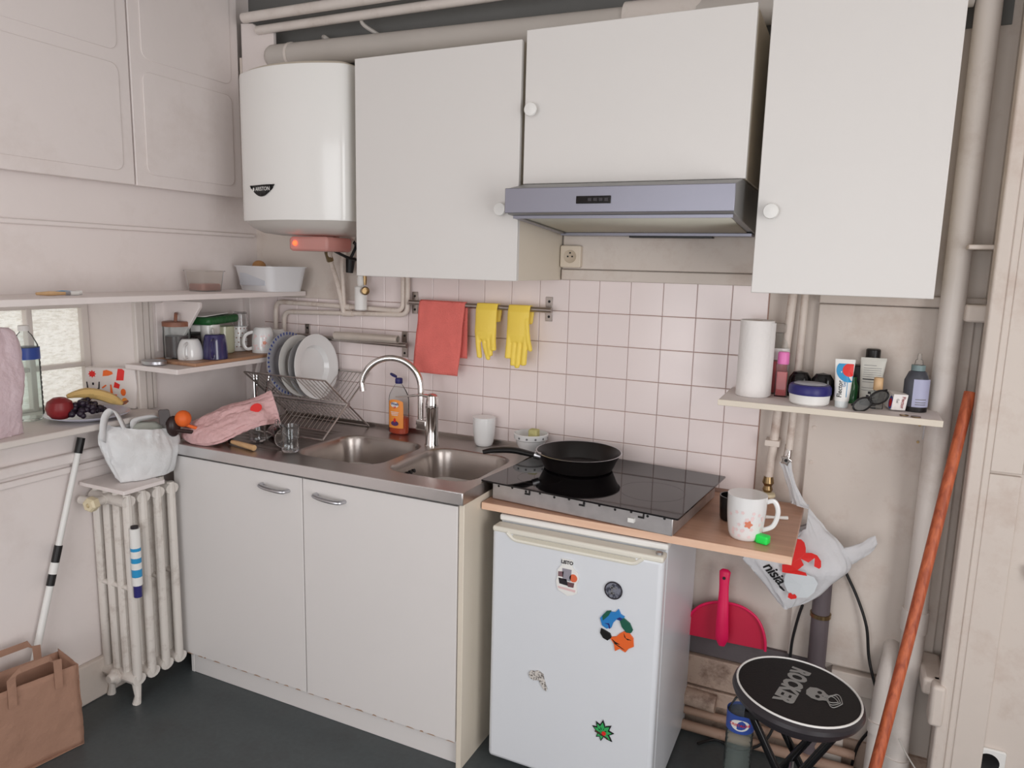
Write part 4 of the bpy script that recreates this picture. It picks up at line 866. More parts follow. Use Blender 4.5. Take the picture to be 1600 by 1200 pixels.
def tumbler(c, label, r0=.026, r1=.033, h=.092, ax=None, bumps=True):
    t = thing('glass_tumbler', label, 'glass', c); prof = [(0, 0), (r0, 0)]
    for i in range(1, 10):
        z = h * i / 10; prof.append((r0 + (r1 - r0) * abs(i / 10 - .35) * 1.5 + (.0022 if i % 2 and i < 8 and bumps else 0), z))
    prof += [(r1, h), (r1 - .002, h)]; prof += [(r - .003, z) for r, z in reversed(prof[2:-2])] + [(r0 - .004, .008), (0, .008)]
    part('glass', G().lathe(prof, c, 20, axis=ax), glass_m, t, smooth=50); return t
tumbler(V(.600, -.487, ZC + .0005), 'clear bubbled tumbler standing in front of the sink bowl')
tumbler(V(.395, -.43, ZC + .0005), 'clear bubbled tumbler half hidden by the pink bag', h=.08)
t = thing('glass_mug', 'clear glass mug lying on its side on the draining board', 'glass', V(.52, -.44, ZC)); c = V(.555, -.465, ZC + .036)
part('glass', G().lathe([(0, 0), (.034, 0), (.0355, .004), (.0355, .085), (.033, .085), (.032, .008), (0, .007)], c, 24, axis=(-.9, .45, 0)), glass_m, t)
part('handle', G().tube(smooth_path([c + V(-.02, .01, .03), c + V(-.03, .005, .052), c + V(-.055, .02, .055), c + V(-.068, .033, .03)]), .005, 8), glass_m, t)
# washing-up liquid
sb = V(.768, -.068, ZC + .0005); t = thing('dish_soap', 'orange washing-up liquid bottle with an open blue cap', 'bottle', sb)
def soap_r(z): return .043 if z < .012 else (.044 if z < .125 else (.044 - .0 if z < .14 else .044 - (.030) * ((z - .14) / .055) ** 1.5))
def sprof(zs, k=1): return [(max(.012, soap_r(z)) * k, z) for z in zs]
zs_ = [.004, .02, .05, .08, .11, .135, .15, .16, .17, .18, .188, .195]
part('bottle_shell', G().lathe([(0, 0), (.038, 0)] + sprof(zs_) + [(.011, .2), (0, .2)], sb, 30, 1, .58), clear, t)
part('liquid', G().lathe([(0, .002), (.036, .002)] + sprof([.006, .03, .05, .066], .965) + [(0, .066)], sb, 30, 1, .58), orange_l, t)
lb = part('label', G().grid(lambda u_, v_: (lambda th, z: sb + V(.0455 * math.cos(th), .0455 * .60 * math.sin(th), z))(-math.pi / 2 + (u_ - .5) * 1.62 * (1 - .25 * max(0, v_ - .75)), .026 + .112 * v_ - .008 * (2 * u_ - 1) ** 2 * (v_ > .9)), 10, 8), orange_b, t)
fl_ = (sb + V(0, -.0285, .118), V(1, 0, 0), V(0, 0, 1), V(0, -1, 0))
part('brand_patch', G().prism(circ(.018, 20, 1, .62), fl_, 0, .0008), white_p, lb)
part('lettering', on_frame(text_g('Wash', .015, .0003, .0003, .1), (fl_[0] + V(0, -.001, .003), fl_[1], fl_[2], fl_[3])), blue_cap, lb, smooth=0); part('lettering', on_frame(text_g('UP', .010, .0003, .0004), (fl_[0] + V(0, -.0012, -.010), fl_[1], fl_[2], fl_[3])), red_m, lb, smooth=0)
for i in range(3): part('small_print', G().box(sb + V(-.018 + .002 * i, -.0290, .088 - .006 * i), sb + V(.018 - .002 * i, -.0285, .0905 - .006 * i)), white_p, lb)
part('picture', G().prism(circ(.014, 18, 1.2, .7), (sb + V(0, -.0285, .045), fl_[1], fl_[2], fl_[3]), 0, .0007), mat('plum_print', S(92, 60, 110), .4), lb); part('picture', G().prism([(-.004, 0), (.004, 0), (.005, .01), (0, .017), (-.005, .01)], (sb + V(0, -.0292, .05), fl_[1], fl_[2], fl_[3]), 0, .0007), red_m, lb)
cp_ = part('cap', G().lathe([(.0135, .198), (.0145, .2), (.0145, .215), (.012, .219), (0, .219)], sb, 20), blue_cap, t)
part('flip_lid', G().prism(circ(.0135, 18, 1.2, .7), (sb + V(-.026, 0, .224), V(.92, 0, -.38), V(0, 1, 0), V(.38, 0, .92)), 0, .007), blue_cap, cp_, bev=.002)
cup('cup', 'plain white cup standing behind the sink by the tiles', V(1.138, -.062, ZC + .0005), .033, .042, .106, china, False, math.pi * .8, cat='cup', belly=.003, inner=cup_in)
bc = V(1.332, -.074, ZC + .0005); t = thing('small_bowl', 'small white bowl beside the frying pan', 'bowl', bc)
part('bowl', G().lathe([(0, 0), (.034, 0), (.036, .006), (.050, .03), (.054, .048), (.06, .052), (.062, .07), (.059, .072), (.057, .055), (.048, .032), (.032, .008), (0, .007)], bc, 36), china, t)
for k in range(5): part('dot', on_cyl(flatpoly(circ(.004, 8)), bc, .061, bc.z + .060, -1.9 + k * .5, .0008), grey_p, t)
solo('sponge_piece', G().box(bc + V(-.004, -.02, .05), bc + V(.03, .012, .088)), lime, 'yellow-green sponge in the small white bowl', 'sponge', bc + V(.01, 0, .05), bev=.006, seg=3)
gc = V(1.225, -.40, .745); t = thing('glass_jar', 'round glass dish standing in the right sink bowl', 'dish', gc)
part('glass', G().lathe([(0, 0), (.036, 0), (.04, .006), (.041, .046), (.038, .047), (.037, .008), (0, .006)], gc, 26), glass_m, t)

# dish rack (folding X of two wire racks) and the plates in it
XR, XL = .600, .205
F2, F1 = V(XR, -.318, ZC + .004), V(XR, -.035, ZC + .004); AU = lw(508, 595, XR); BU = lw(577, 583, XR); HJ = lw(543, 631, XR)
rk = thing('dish_rack', 'folding chrome wire dish rack holding plates', 'dish rack', V(.37, -.17, ZC))
def toL(p, x=None): return V(XL if x is None else x, p.y, p.z)
BUy = V(XR, min(BU.y, -.03), BU.z)
for a_, b_ in ((AU, F1), (BUy, F2)):
    for p in (a_, b_): part('rail', G().tube([p, toL(p)], .0032, 8), wire_m, rk)
    m_ = a_.lerp(b_, .5)
    for fr_ in (.46, .54): part('rail', G().tube([a_.lerp(b_, fr_), toL(a_.lerp(b_, fr_))], .0022, 6), wire_m, rk)
    part('side_bar', G().tube([a_, b_], .0036, 8), wire_m, rk); part('side_bar', G().tube([toL(a_), toL(b_)], .0036, 8), wire_m, rk)
    for i in range(1, 20):
        x = XL + (XR - XL) * i / 20; part('wire', G().tube([V(x, a_.y, a_.z), V(x, a_.lerp(b_, .46).y, a_.lerp(b_, .46).z)], .0016, 5), wire_m, rk)
    for i in range(1, 20):
        x = XL + (XR - XL) * i / 20; p = a_.lerp(b_, .54); q = a_.lerp(b_, .88); part('wire', G().tube([V(x, p.y, p.z), V(x, q.y, q.z)], .0013, 5), wire_m, rk)
    p = a_.lerp(b_, .88); part('rail', G().tube([p, toL(p)], .0022, 6), wire_m, rk)
part('pivot', G().lathe([(0, -.004), (.009, -.004), (.009, .004), (0, .004)], AU.lerp(F1, .5), 12, axis=(1, 0, 0)), chrome, rk)
PV = AU.lerp(F1, .5)
GP = 'plates in the dish rack'
def plate(label, c, r, m, tilt, deep=0, rim=None, yaw=0):
    t = thing('dinner_plate', label, 'plate', c, GP); ax = V(math.cos(tilt) * math.cos(yaw), math.cos(tilt) * math.sin(yaw), math.sin(tilt)); d = .018 + deep
    pr_ = [(0, 0), (r * .55, 0), (r * .60, .003), (r * .68, d * .6), (r * .97, d), (r, d + .001), (r, d + .003), (r * .96, d + .003), (r * .66, d * .6 + .004), (r * .58, .005), (0, .004)]
    part('dish', G().lathe(pr_, c, 48, axis=ax), m, t)
    if rim:
        q = Vector((0, 0, 1)).rotation_difference(ax)
        for k in range(44):
            a_ = 2 * math.pi * k / 44; u_ = V(math.cos(a_), math.sin(a_), 0); w_ = V(-math.sin(a_), math.cos(a_), 0); P = [u_ * (r * .90) + w_ * .003, u_ * (r * .90) - w_ * .003, u_ * (r * .985) - w_ * .004, u_ * (r * .985) + w_ * .004]
            part('rim_mark', G().add([c + q @ (p + V(0, 0, d + .0024 + .0012 * (i > 1))) for i, p in enumerate(P)], [(0, 1, 2, 3)]), rim, t, smooth=0)
    return t
py_ = PV.y + .004
plate('white deep soup plate at the front of the dish rack', V(.418, py_, 1.146), .127, china, .10, .012)
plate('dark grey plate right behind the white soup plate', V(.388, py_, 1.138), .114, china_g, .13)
plate('cream plate with a shaped edge in the dish rack', V(.344, py_, 1.143), .122, china_w, .13, .006)
plate('grey plate with a blue-checked rim at the back of the dish rack', V(.296, py_, 1.148), .127, mat('plate_grey', S(178, 178, 184), .25, coat=.3), .13, 0, mat('blue_rim', S(64, 78, 150), .3))
# black cutlery holder at the left end of the rack
cl = V(.20, -.22, ZC); t = thing('cutlery_holder', 'dark cutlery holder at the left end of the dish rack', 'holder', cl)
part('basket', G().lathe([(0, 0), (.04, 0), (.048, .10), (.045, .10), (.038, .004), (0, .004)], cl, 16), mat('dark_basket', S(52, 46, 46), .5), t)
for i in range(5): solo('cutlery_piece', G().tube([cl + V(-.02 + .01 * i, 0, .01), cl + V(-.035 + .017 * i, .015 - .012 * (i % 3), .10), cl + V(-.05 + .024 * i, .03 - .016 * (i % 3), .2 - .02 * (i % 2))], [.003, .0035, .005], 8, flat=.6), black if i % 2 else chrome, 'black handled cutlery standing in the dark holder by the dish rack' if i % 2 else 'chrome cutlery standing in the dark holder by the dish rack', 'cutlery', cl, 'cutlery in the dark holder')

# ------------------------------------------------------------------ rails on the tiles, towel, gloves
def rail(p0, p1, label, y=-.06):
    t = thing('wall_rail', label, 'rail', (p0 + p1) / 2); u = (p1 - p0).normalized()
    part('bar', G().tube([p0, p1], .0095, 14), steel, t)
    return t
b0, b1 = at(640, 472, -.055), at(862, 485, -.055); tr1 = rail(b0, b1, 'steel wall rail with a towel and rubber gloves on it')
def brk(t, px, py0, py1, tip):
    a_, b_ = at(px, py0, -.009), at(px, py1, -.009); x = a_.x
    bk = part('bracket', G().box((x - .0125, -.0125, b_.z), (x + .0125, -.0078, a_.z)), steel, t, bev=.001); part('arm', G().tube([V(x, -.012, (a_.z + b_.z) / 2), V(x, tip.y, (a_.z + b_.z) / 2)], .008, 10), steel, t)
    for z in (a_.z - .016, b_.z + .016): part('screw', G().lathe([(0, 0), (.005, 0), (.004, .002), (0, .002)], V(x, -.0126, z), 10, axis=(0, -1, 0)), black, bk)
brk(tr1, 649, 456, 490, b0); brk(tr1, 859, 464, 502, b1)
c0_, c1_ = at(455, 523, -.06), at(636, 540, -.06); tr2 = rail(c0_, c1_, 'lower steel wall rail behind the dish rack'); brk(tr2, 481, 506, 540, c0_); brk(tr2, 633, 518, 558, c1_)
ta, tb = at(524, 526, -.078), at(622, 533, -.078); u = (tb - ta).normalized(); t = thing('foil_tube', 'pale cardboard tube lying along the lower wall rail', 'tube', ta)
part('tube', G().lathe([(.011, 0), (.0155, 0), (.0155, (tb - ta).length), (.0125, (tb - ta).length), (.0125, .01)], ta + V(0, 0, .006), 20, axis=u), mat('foil_card', S(206, 196, 186), .35, metal=.4, var=.1, scale=20), t)
# red cloth folded over the rail
ub = (b1 - b0).normalized(); tx0, tx1 = at(657, 470, -.06).x, at(728, 474, -.06).x; zbar = lambda x: b0.z + (x - b0.x) * ub.z / ub.x
hz = (b0.z + .01) - at(692, 567, -.07).z
def towel(u_, v_):
    x = tx0 + (tx1 - tx0) * u_; s_ = v_ * (2 * hz + .02) - hz * .86
    zb = zbar(x); r = .0125
    if s_ < -.02: y = -.055 + r * .9; z = zb + s_ + .0
    elif s_ < .02:
        a_ = math.pi * (s_ + .02) / .04; y = -.055 + r * math.cos(a_); z = zb + r * math.sin(a_) - .0
    else: y = -.055 - r - .02 * ((s_ - .02) / hz) * .5; z = zb - (s_ - .02)
    x += (-.018 * max(0, s_) / hz) + .004 * noise.noise(V(u_ * 3, s_ * 8, 1)); y += .004 * noise.noise(V(u_ * 5, s_ * 16, 0)) * (1 if s_ > 0 else .3)
    return V(x, min(y, -.012), z)
o = solo('dish_towel', G().grid(towel, 18, 46), red_t, 'coral red cleaning cloth folded over the upper wall rail', 'cloth', V((tx0 + tx1) / 2, -.06, b0.z - .19)); o.modifiers.new('solid', 'SOLIDIFY').thickness = .004
def glove(pxl, pxr, pyb, tips, label, flip):
    """rubber glove draped over the rail: cuff behind, palm and fingers in front (one fused skin)"""
    pl0, pr0 = at(pxl, 476, -.07), at(pxr, 476, -.07); cx = (pl0.x + pr0.x) / 2; hw = (pr0.x - pl0.x) / 2; zb = zbar(cx); yf = -.074; R = []
    path = [(-.036, -.055, .9, .010), (-.034, -.01, 1.0, .010), (-.048, .012, 1.0, .008), (-.064, .014, 1.0, .008), (yf, -.01, 1.0, .009), (yf - .002, -.05, .98, .012), (yf - .004, -.09, 1.0, .014), (yf - .004, -.115, .94, .012)]
    for y, dz, k, th in path: R.append([V(cx + hw * k * math.cos(q * math.pi / 10), y + th * math.sin(q * math.pi / 10), zb + dz + (.0 if dz > -.02 else 0)) for q in range(20)])
    g = G().rings(R)
    for i, (tx, ty, rt) in enumerate(tips):
        tp = at(tx, ty, yf - .012); bx = cx + hw * (-.72 + .48 * i) if i < 4 else cx + hw * (.8 * flip); bz = zb - .10 if i < 4 else zb - .06
        P = smooth_path([V(bx, yf - .003, bz + .02), V(bx * .6 + tp.x * .4, yf - .008, bz * .6 + tp.z * .4), V(tp.x, tp.y, tp.z + .012), V(tp.x, tp.y, tp.z + .002)], 4); n_ = len(P)
        rt *= 1.18; g.tube(P, [rt] * (n_ - 2) + [rt * .85, rt * .35], 10); g.sphere(P[0], rt, 10)
    o = solo('rubber_glove', g, yellow, label, 'glove', V(cx, -.07, zb - .18), 'rubber gloves on the wall rail')
    r_ = o.modifiers.new('fuse', 'REMESH'); r_.mode = 'VOXEL'; r_.voxel_size = .0032; r_.use_smooth_shade = True; s_ = o.modifiers.new('smooth', 'SMOOTH'); s_.iterations = 4; s_.factor = .5
glove(744, 778, 566, [(749, 560, .0085), (762, 563, .0075), (766, 557, .008), (771, 549, .009)], 'yellow rubber glove next to the red cloth', 1)
glove(794, 829, 578, [(793, 561, .009), (801, 572, .008), (808, 576, .008), (818, 572, .0095), (828, 550, .007)], 'yellow rubber glove nearest the right end of the rail', 1)

# ------------------------------------------------------------------ wall socket under the hood and others
def socket(c, label, s, m, hole_r, box=True, nm='wall_socket'):
    t = thing(nm, label, 'socket', c); fr = (Vector(c), V(1, 0, 0), V(0, 0, 1), V(0, -1, 0))
    part('box', G().prism(rrect(s, s, .006), fr, 0, .022 if box else .010), m, t, bev=.003)
    k = .022 if box else .010
    part('well', G().lathe([(hole_r, 0), (hole_r, .0015), (hole_r * .92, .0005), (0, .0005)], fr[0] + fr[3] * k, 24, axis=fr[3]), mat('socket_well', S(196, 180, 160), .4) if box else black, t)
    if box:
        for dx, dz in ((-.008, 0), (.008, 0), (0, .012)): part('hole', G().lathe([(0, 0), (.003, 0), (.003, .001), (0, .001)], fr[0] + fr[3] * (k + .001) + V(dx, 0, dz), 10, axis=fr[3]), black, t)
    return t
socket(V(1.440, -.012, 1.593), 'old cream wall socket under the left end of the hood', .074, mat('old_socket', S(222, 208, 190), .4), .022)
socket(at(1543, 1188, -.2), 'white wall socket with a black hole at the bottom right', .078, white_p, .026, False)

# ------------------------------------------------------------------ on the worktop board
mc = flo(1168, 843, ZB) ; mc = V(2.118, -.405, ZB + .0005)
t = cup('mug', 'large white mug with pink flowers and an orange flower on the worktop', mc, .042, .052, .122, china, False, .28, cat='mug', belly=.003, inner=cup_in, group=None)
flowers(t, mc, lambda z: .042 + .010 * (z - mc.z) / .122 + .003 * math.sin(math.pi * min(1, max(0, (z - mc.z) / .122))), mc.z, .122, TOCAM(mc) + .05, .0095)
c = V(2.066, -.275, ZB + .0005); cup('cup', 'black cup behind the flowered mug on the worktop', c, .036, .040, .072, black_cup, False, None, cat='cup')
sp0, sp1 = V(2.125, -.225, ZB + .035), V(2.195, -.195, ZB + .03); t = thing('spoon', 'white plastic spoon lying by the black cup', 'spoon', V(2.15, -.21, ZB))
sp0, sp1 = V(2.145, -.225, ZB + .006), V(2.212, -.20, ZB + .006); part('handle', G().tube([sp0, sp0.lerp(sp1, .5), sp1], [.006, .004, .006], 8), white_p, t); part('spoon_bowl', G().sphere(sp0 - V(.012, .004, -.012), .017, 14, 1.2, .8, .6), white_p, t)
gc = V(2.168, -.432, ZB); t = thing('bottle_cap', 'bright green plastic cap lying by the flowered mug', 'cap', gc); g = G().prism(rrect(.034, .026, .006), (gc + V(0, 0, .0005), V(.95, -.3, 0), V(.3, .95, 0), V(0, 0, 1)), 0, .024); part('cap', g, green_n, t, bev=.005, seg=3)
part('tab', G().prism(rrect(.012, .014, .003), (gc + V(-.022, .006, .002), V(.95, -.3, 0), V(.3, .95, 0), V(0, 0, 1)), 0, .006), green_n, t, bev=.002)

# ------------------------------------------------------------------ fridge magnets
YM = fy - .0006
def mag(px, py, k=1): p = at(px, py, YM); return (V(p.x, YM, p.z), V(k, 0, 0), V(0, 0, k), V(0, -1, 0))
MG = 'magnets on the fridge door'
f = mag(886, 902, 1.2); t = thing('fridge_magnet', 'collage magnet lettered LISTO at the top left of the fridge door', 'magnet', f[0], MG)
part('base', G().prism([(-.024, -.028), (-.02, -.036), (-.005, -.042), (.004, -.046), (.02, -.04), (.028, -.034), (.026, -.014), (.031, .004), (.026, .018), (.014, .028), (.014, .046), (-.014, .046), (-.014, .03), (-.024, .016), (-.024, -.002), (-.027, -.014)], f, 0, .003), white_p, t)
for pl, m_ in (([(-.012, .022), (.012, .022), (.010, -.008), (-.010, -.006)], mat('grey_blue_print', S(150, 146, 156), .5)), ([(-.022, .012), (-.008, .014), (-.009, 0), (-.022, 0)], mat('mauve_print', S(128, 98, 104), .5)), (circ(.010, 14, 1, 1, .017, .002), mat('orange_red_print', S(222, 106, 70), .5)), ([(-.021, -.004), (.0, -.004), (.004, -.02), (-.018, -.018)], dark_p), ([(.002, -.010), (.02, -.010), (.018, -.022), (.004, -.022)], mat('plum_brown_print', S(110, 78, 82), .5)), ([(-.022, -.025), (.024, -.027), (.022, -.033), (-.02, -.03)], mat('rose_print', S(226, 192, 192), .5))):
    part('picture', G().prism(pl, f, .0025, .0036), m_, t)
part('lettering', on_frame(text_g('LISTO', .0115, .0003, .0005), (f[0] + V(0, -.0034, .0455), f[1], f[2], f[3])), dark_p, t, smooth=0)
f = mag(959, 922); t = thing('fridge_magnet', 'round dark badge magnet at the upper right of the fridge door', 'magnet', f[0], MG)
part('disc', G().prism(circ(.0255, 32, 1, 1), f, 0, .004), pebble, t, bev=.001); part('rim', G().rings([[f[0] + f[1] * q * math.cos(i * math.pi / 16) + f[2] * q * math.sin(i * math.pi / 16) - V(0, .0042, 0) for i in range(32)] for q in (.0225, .0262)], False), dark_p, t)
for a0, a1 in (((-.010, .006), (.010, .010)), ((-.012, -.010), (.004, -.006)), ((-.006, -.014), (-.002, .014))): part('relief', G().box(f[0] + V(a0[0], -.0052, a0[1]), f[0] + V(a1[0], -.004, a1[1])), grey_p, t)
f = mag(963, 984, 1.15); t = thing('fridge_magnet', 'large magnet of blue, green and orange curved shapes on the fridge door', 'magnet', f[0], MG)
gn_ = mat('deep_green_print', S(32, 92, 74), .4); ob_ = mat('blue_print', S(46, 128, 196), .4); oo_ = mat('flame_print', S(232, 104, 46), .4)
part('piece', G().prism([(-.036, .004), (-.042, .022), (-.034, .034), (-.028, .040), (-.02, .044), (-.004, .046), (.004, .056), (.010, .044), (.020, .040), (.014, .026), (.0, .028), (-.008, .018), (-.012, .004), (-.024, -.002)], f, 0, .004), ob_, t, bev=.0008)
part('piece', G().prism([(.006, .032), (.018, .036), (.034, .026), (.042, .010), (.038, .002), (.026, .0), (.014, .012)], f, 0, .0045), gn_, t, bev=.0008)
part('piece', G().prism([(-.036, .030), (-.026, .044), (-.014, .048), (-.02, .034), (-.034, .018)], f, .001, .005), gn_, t)
part('piece', G().prism([(-.016, -.022), (-.004, -.036), (.0, -.055), (.012, -.046), (.026, -.052), (.034, -.04), (.046, -.032), (.044, -.01), (.034, .0), (.020, .002), (.008, -.008), (.002, -.016)], f, 0, .004), oo_, t, bev=.0008)
part('piece', G().prism([(-.038, -.004), (-.03, -.006), (-.014, -.012), (-.010, -.022), (-.02, -.032), (-.032, -.028), (-.040, -.016)], f, 0, .0045), black, t, bev=.0008)
for pl in ([(-.006, -.034), (.018, -.044), (.026, -.046), (.01, -.038)], [(.02, -.002), (.026, -.014), (.04, -.016), (.03, -.018), (.022, -.012)], [(-.01, -.024), (0, -.03), (.012, -.034), (.0, -.036)]): part('black_line', G().prism(pl, f, .003, .0046), black, t)
for pl in ([(-.030, .012), (-.018, .014), (-.014, .002), (-.017, .0), (-.02, .010)], [(.0, .030), (.008, .036), (.016, .034), (.010, .028)]): part('black_line', G().prism(pl, f, .003, .0046), blue_cap, t)
f = mag(843, 1061, 1.1); t = thing('fridge_magnet', 'speckled grey map-shaped magnet at the lower left of the fridge door', 'magnet', f[0], MG)
part('slab', G().prism([(-.030, .014), (-.024, .020), (-.014, .020), (-.006, .025), (.004, .022), (.012, .018), (.014, .006), (.018, -.004), (.024, -.022), (.021, -.029), (.014, -.024), (.006, -.014), (.0, -.002), (-.008, -.004), (-.016, -.006), (-.026, -.002), (-.031, .006)], f, 0, .005), speck, t, bev=.001)
f = mag(941, 1143); t = thing('fridge_magnet', 'green leaf-shaped magnet with black edges at the bottom of the fridge door', 'magnet', f[0], MG)
for i, (a_, ln) in enumerate(((88, .036), (45, .036), (8, .034), (-35, .036), (125, .032), (160, .030), (-95, .028), (-130, .026))):
    q = math.radians(a_); u_, v_ = (math.cos(q), math.sin(q)), (-math.sin(q), math.cos(q)); lf = lambda k: [(u_[0] * a * k * ln + v_[0] * b * k * ln, u_[1] * a * k * ln + v_[1] * b * k * ln) for a, b in ((.05, 0), (.35, .17), (.6, .19), (1, 0), (.6, -.19), (.35, -.17))]
    part('leaflet', G().prism(lf(1.06), f, 0, .003), black, t); part('leaflet_face', G().prism(lf(.86), f, .002, .0036), leaf_g, t)
part('red_dot', G().prism(circ(.0065, 14, 1, 1, .006, -.002), f, .003, .0045), red_m, t); part('stem', G().prism([(-.022, -.004), (.018, -.018), (.020, -.014), (-.02, .002)], f, .003, .0042), mat('brown_print', S(72, 52, 40), .5), t)
# =====================================================================================================================
# RIGHT SHELF
# =====================================================================================================================
ZR = 1.190
sh = thing('wall_shelf', 'cream shelf with toiletries below the right wall cabinet', 'shelf', V(2.28, -.14, 1.17))
part('shelf_board', G().box((2.0, -.262, ZR - .016), (2.566, -.008, ZR)), wall_m, sh, bev=.002); part('front_edge', G().box((1.999, -.2655, ZR - .0165), (2.567, -.2615, ZR + .0005)), cream, sh, bev=.001)
part('bracket', G().box((2.545, -.20, ZR - .021), (2.56, -.02, ZR - .017)).box((2.545, -.026, ZR - .10), (2.56, -.021, ZR - .018)).prism([(0, 0), (.12, 0), (0, -.07)], (V(2.5525, -.026, ZR - .02), V(0, -1, 0), V(0, 0, 1), V(1, 0, 0)), 0, .002), galv, sh)
for z in (1.08, 1.13): part('screw', G().lathe([(0, 0), (.004, 0), (.004, .003), (0, .003)], V(2.535, -.022, z), 8, axis=(0, -1, 0)), brass, sh)
ZT = ZR + .0006
c = flo(1171, 617, ZR); c = V(2.078, -.135, ZT); t = thing('paper_towel_roll', 'white paper towel roll standing at the left end of the right shelf', 'paper roll', c)
part('roll', G().lathe([(.018, .226), (.047, .226), (.0485, .224), (.0485, .002), (.047, 0), (.018, 0), (.018, .226)], c, 40, cap=False), paper, t); part('core', G().lathe([(.018, .225), (.0165, .225), (.0165, .001), (.018, .001)], c, 24, cap=False), kraft, t)
part('loose_edge', G().grid(lambda u_, v_: c + V((.0488 + .004 * u_) * math.cos(-.5 + .5 * u_), (.0488 + .004 * u_) * math.sin(-.5 + .5 * u_), .004 + .216 * v_), 6, 4), paper, t)
def bottle(name, label, c, prof, m, sx=1, sy=1, liquid=None, lm=None, cap=None, cm=None, ang=0, cat='bottle'):
    t = thing(name, label, cat, c); part('bottle', G().lathe(prof, c, 26, sx, sy), m, t)
    if liquid: part('liquid', G().lathe(liquid, c, 22, sx, sy), lm, t)
    if cap: part('cap', G().lathe(cap, c, 22), cm, t)
    return t
c = V(2.135, -.05, ZT); t = bottle('spray_bottle', 'spray bottle of pink liquid behind the paper towel roll', c, [(0, 0), (.03, 0), (.032, .006), (.032, .13), (.026, .16), (.012, .175), (.012, .185)], clear, 1, .8, [(0, .003), (.03, .004), (.03, .10), (0, .10)], pinkliq)
part('trigger_head', G().box(c + V(-.05, -.012, .185), c + V(.02, .012, .215)), clear_t, t, bev=.008, seg=3); part('trigger', G().tube([c + V(-.03, 0, .188), c + V(-.04, 0, .155)], .005, 8), clear_t, t)
lb = part('label', G().grid(lambda u_, v_: c + V(.033 * math.cos(-1.9 + 1.8 * u_), .0266 * math.sin(-1.9 + 1.8 * u_), .105 + .035 * v_), 8, 2), white_p, t); part('lettering', on_cyl(text_g('CLEAN', .012, .0003, .0004), c, .0335, c.z + .122, -.75, .0008), dark_p, lb, smooth=0)
c = V(2.156, -.105, ZT); t = thing('perfume_bottle', 'small square bottle of pink liquid with a bright pink cap', 'bottle', c); bx = lambda a, h0, h1, g=None: G().prism(rrect(a, a * .8, .003), (c, V(1, 0, 0), V(0, 1, 0), V(0, 0, 1)), h0, h1)
part('bottle', bx(.036, 0, .098), clear, t); part('liquid', bx(.030, .004, .075), pinkliq, t); part('cap', G().lathe([(.0165, .098), (.0168, .1), (.0165, .130), (.0145, .134), (0, .134)], c, 20), pinkl, t)
c = V(2.240, -.195, ZT); t = thing('cream_jar', 'white cream jar with a navy blue lid on the right shelf', 'jar', c)
part('jar', G().lathe([(0, 0), (.046, 0), (.053, .006), (.055, .034), (0, .034)], c, 36), white_p, t); part('lid', G().lathe([(.0565, .03), (.0575, .034), (.0565, .050), (.052, .0565), (.046, .058), (0, .058)], c, 36), blue_cap, t); part('lid_print', G().lathe([(0, .0585), (.044, .0585), (.042, .0595), (0, .0595)], c, 30), mat('silver_print', S(186, 190, 204), .3, var=.2, scale=30), t)
for i, (x, y, k) in enumerate(((2.205, -.075, 1), (2.268, -.085, .95))):
    c = V(x, y, ZT); t = thing('rounded_shell', 'left of two black rounded shells behind the cream jar' if i == 0 else 'right of two black rounded shells, behind the blue and red tube', 'case', c, 'black rounded shells on the right shelf')
    part('shell', G().lathe([(0, 0), (.032, 0), (.034, .03), (.031, .058), (.02, .074), (0, .078)], c, 24, 1, .7), blackg, t)
# flat-topped tubes: crimped end up, screw cap down
def tube_pack(name, label, c, w_, h, capr, caph, m, capm, ang, tilt=0):
    t = thing(name, label, 'tube', c); u_ = V(math.cos(ang), math.sin(ang), 0); n_ = V(u_.y, -u_.x, 0); R = []
    for i in range(9):
        s_ = i / 8; a_ = w_ / 2 * (.74 + .26 * s_); b_ = w_ * .30 * (1 - s_) + .0012; z = caph + (h - caph) * s_
        R.append([c + u_ * (a_ * math.cos(q * math.pi / 10)) + n_ * (b_ * math.sin(q * math.pi / 10)) + V(tilt * z, 0, z) for q in range(20)])
    part('tube_body', G().rings(R), m, t, smooth=60); part('cap', G().lathe([(0, 0), (capr, 0), (capr * 1.03, caph * .9), (capr * .9, caph + .002), (0, caph + .002)], c, 22), capm, t)
    crimp = part('crimp', G().box((-w_ / 2, -.0015, h - .001), (w_ / 2, .0015, h + .007)).xf(lambda p: c + u_ * p.x + n_ * p.y + V(tilt * p.z, 0, p.z)), m, t)
    def face(px, pz):  # a point on the front skin
        s_ = (pz - caph) / (h - caph); a_ = w_ / 2 * (.74 + .26 * s_); b_ = w_ * .30 * (1 - s_) + .0012; k = max(-1, min(1, px / a_)); return c + u_ * px + n_ * (b_ * math.sqrt(max(0, 1 - k * k)) + .0008) + V(tilt * pz, 0, pz)
    return t, face
c = V(2.324, -.195, ZT); t, F = tube_pack('ointment_tube', 'white ointment tube with red and blue circles standing on its cap', c, .051, .127, .017, .018, white_p, mat('clear_cap', S(224, 230, 230), .2), .12)
def skin(poly, m_, nm, off=0.0):  # artwork mapped on the tube front
    n0 = V(math.sin(.12), -math.cos(.12), 0); g = G(); k = len(poly); cx_ = sum(p[0] for p in poly) / k; cz_ = sum(p[1] for p in poly) / k
    vs = [F(cx_, cz_) + n0 * off] + [F(*p) + n0 * off for p in poly]; g.add(vs, [(0, i + 1, (i + 1) % k + 1) for i in range(k)]); part(nm, g, m_, t, smooth=0)
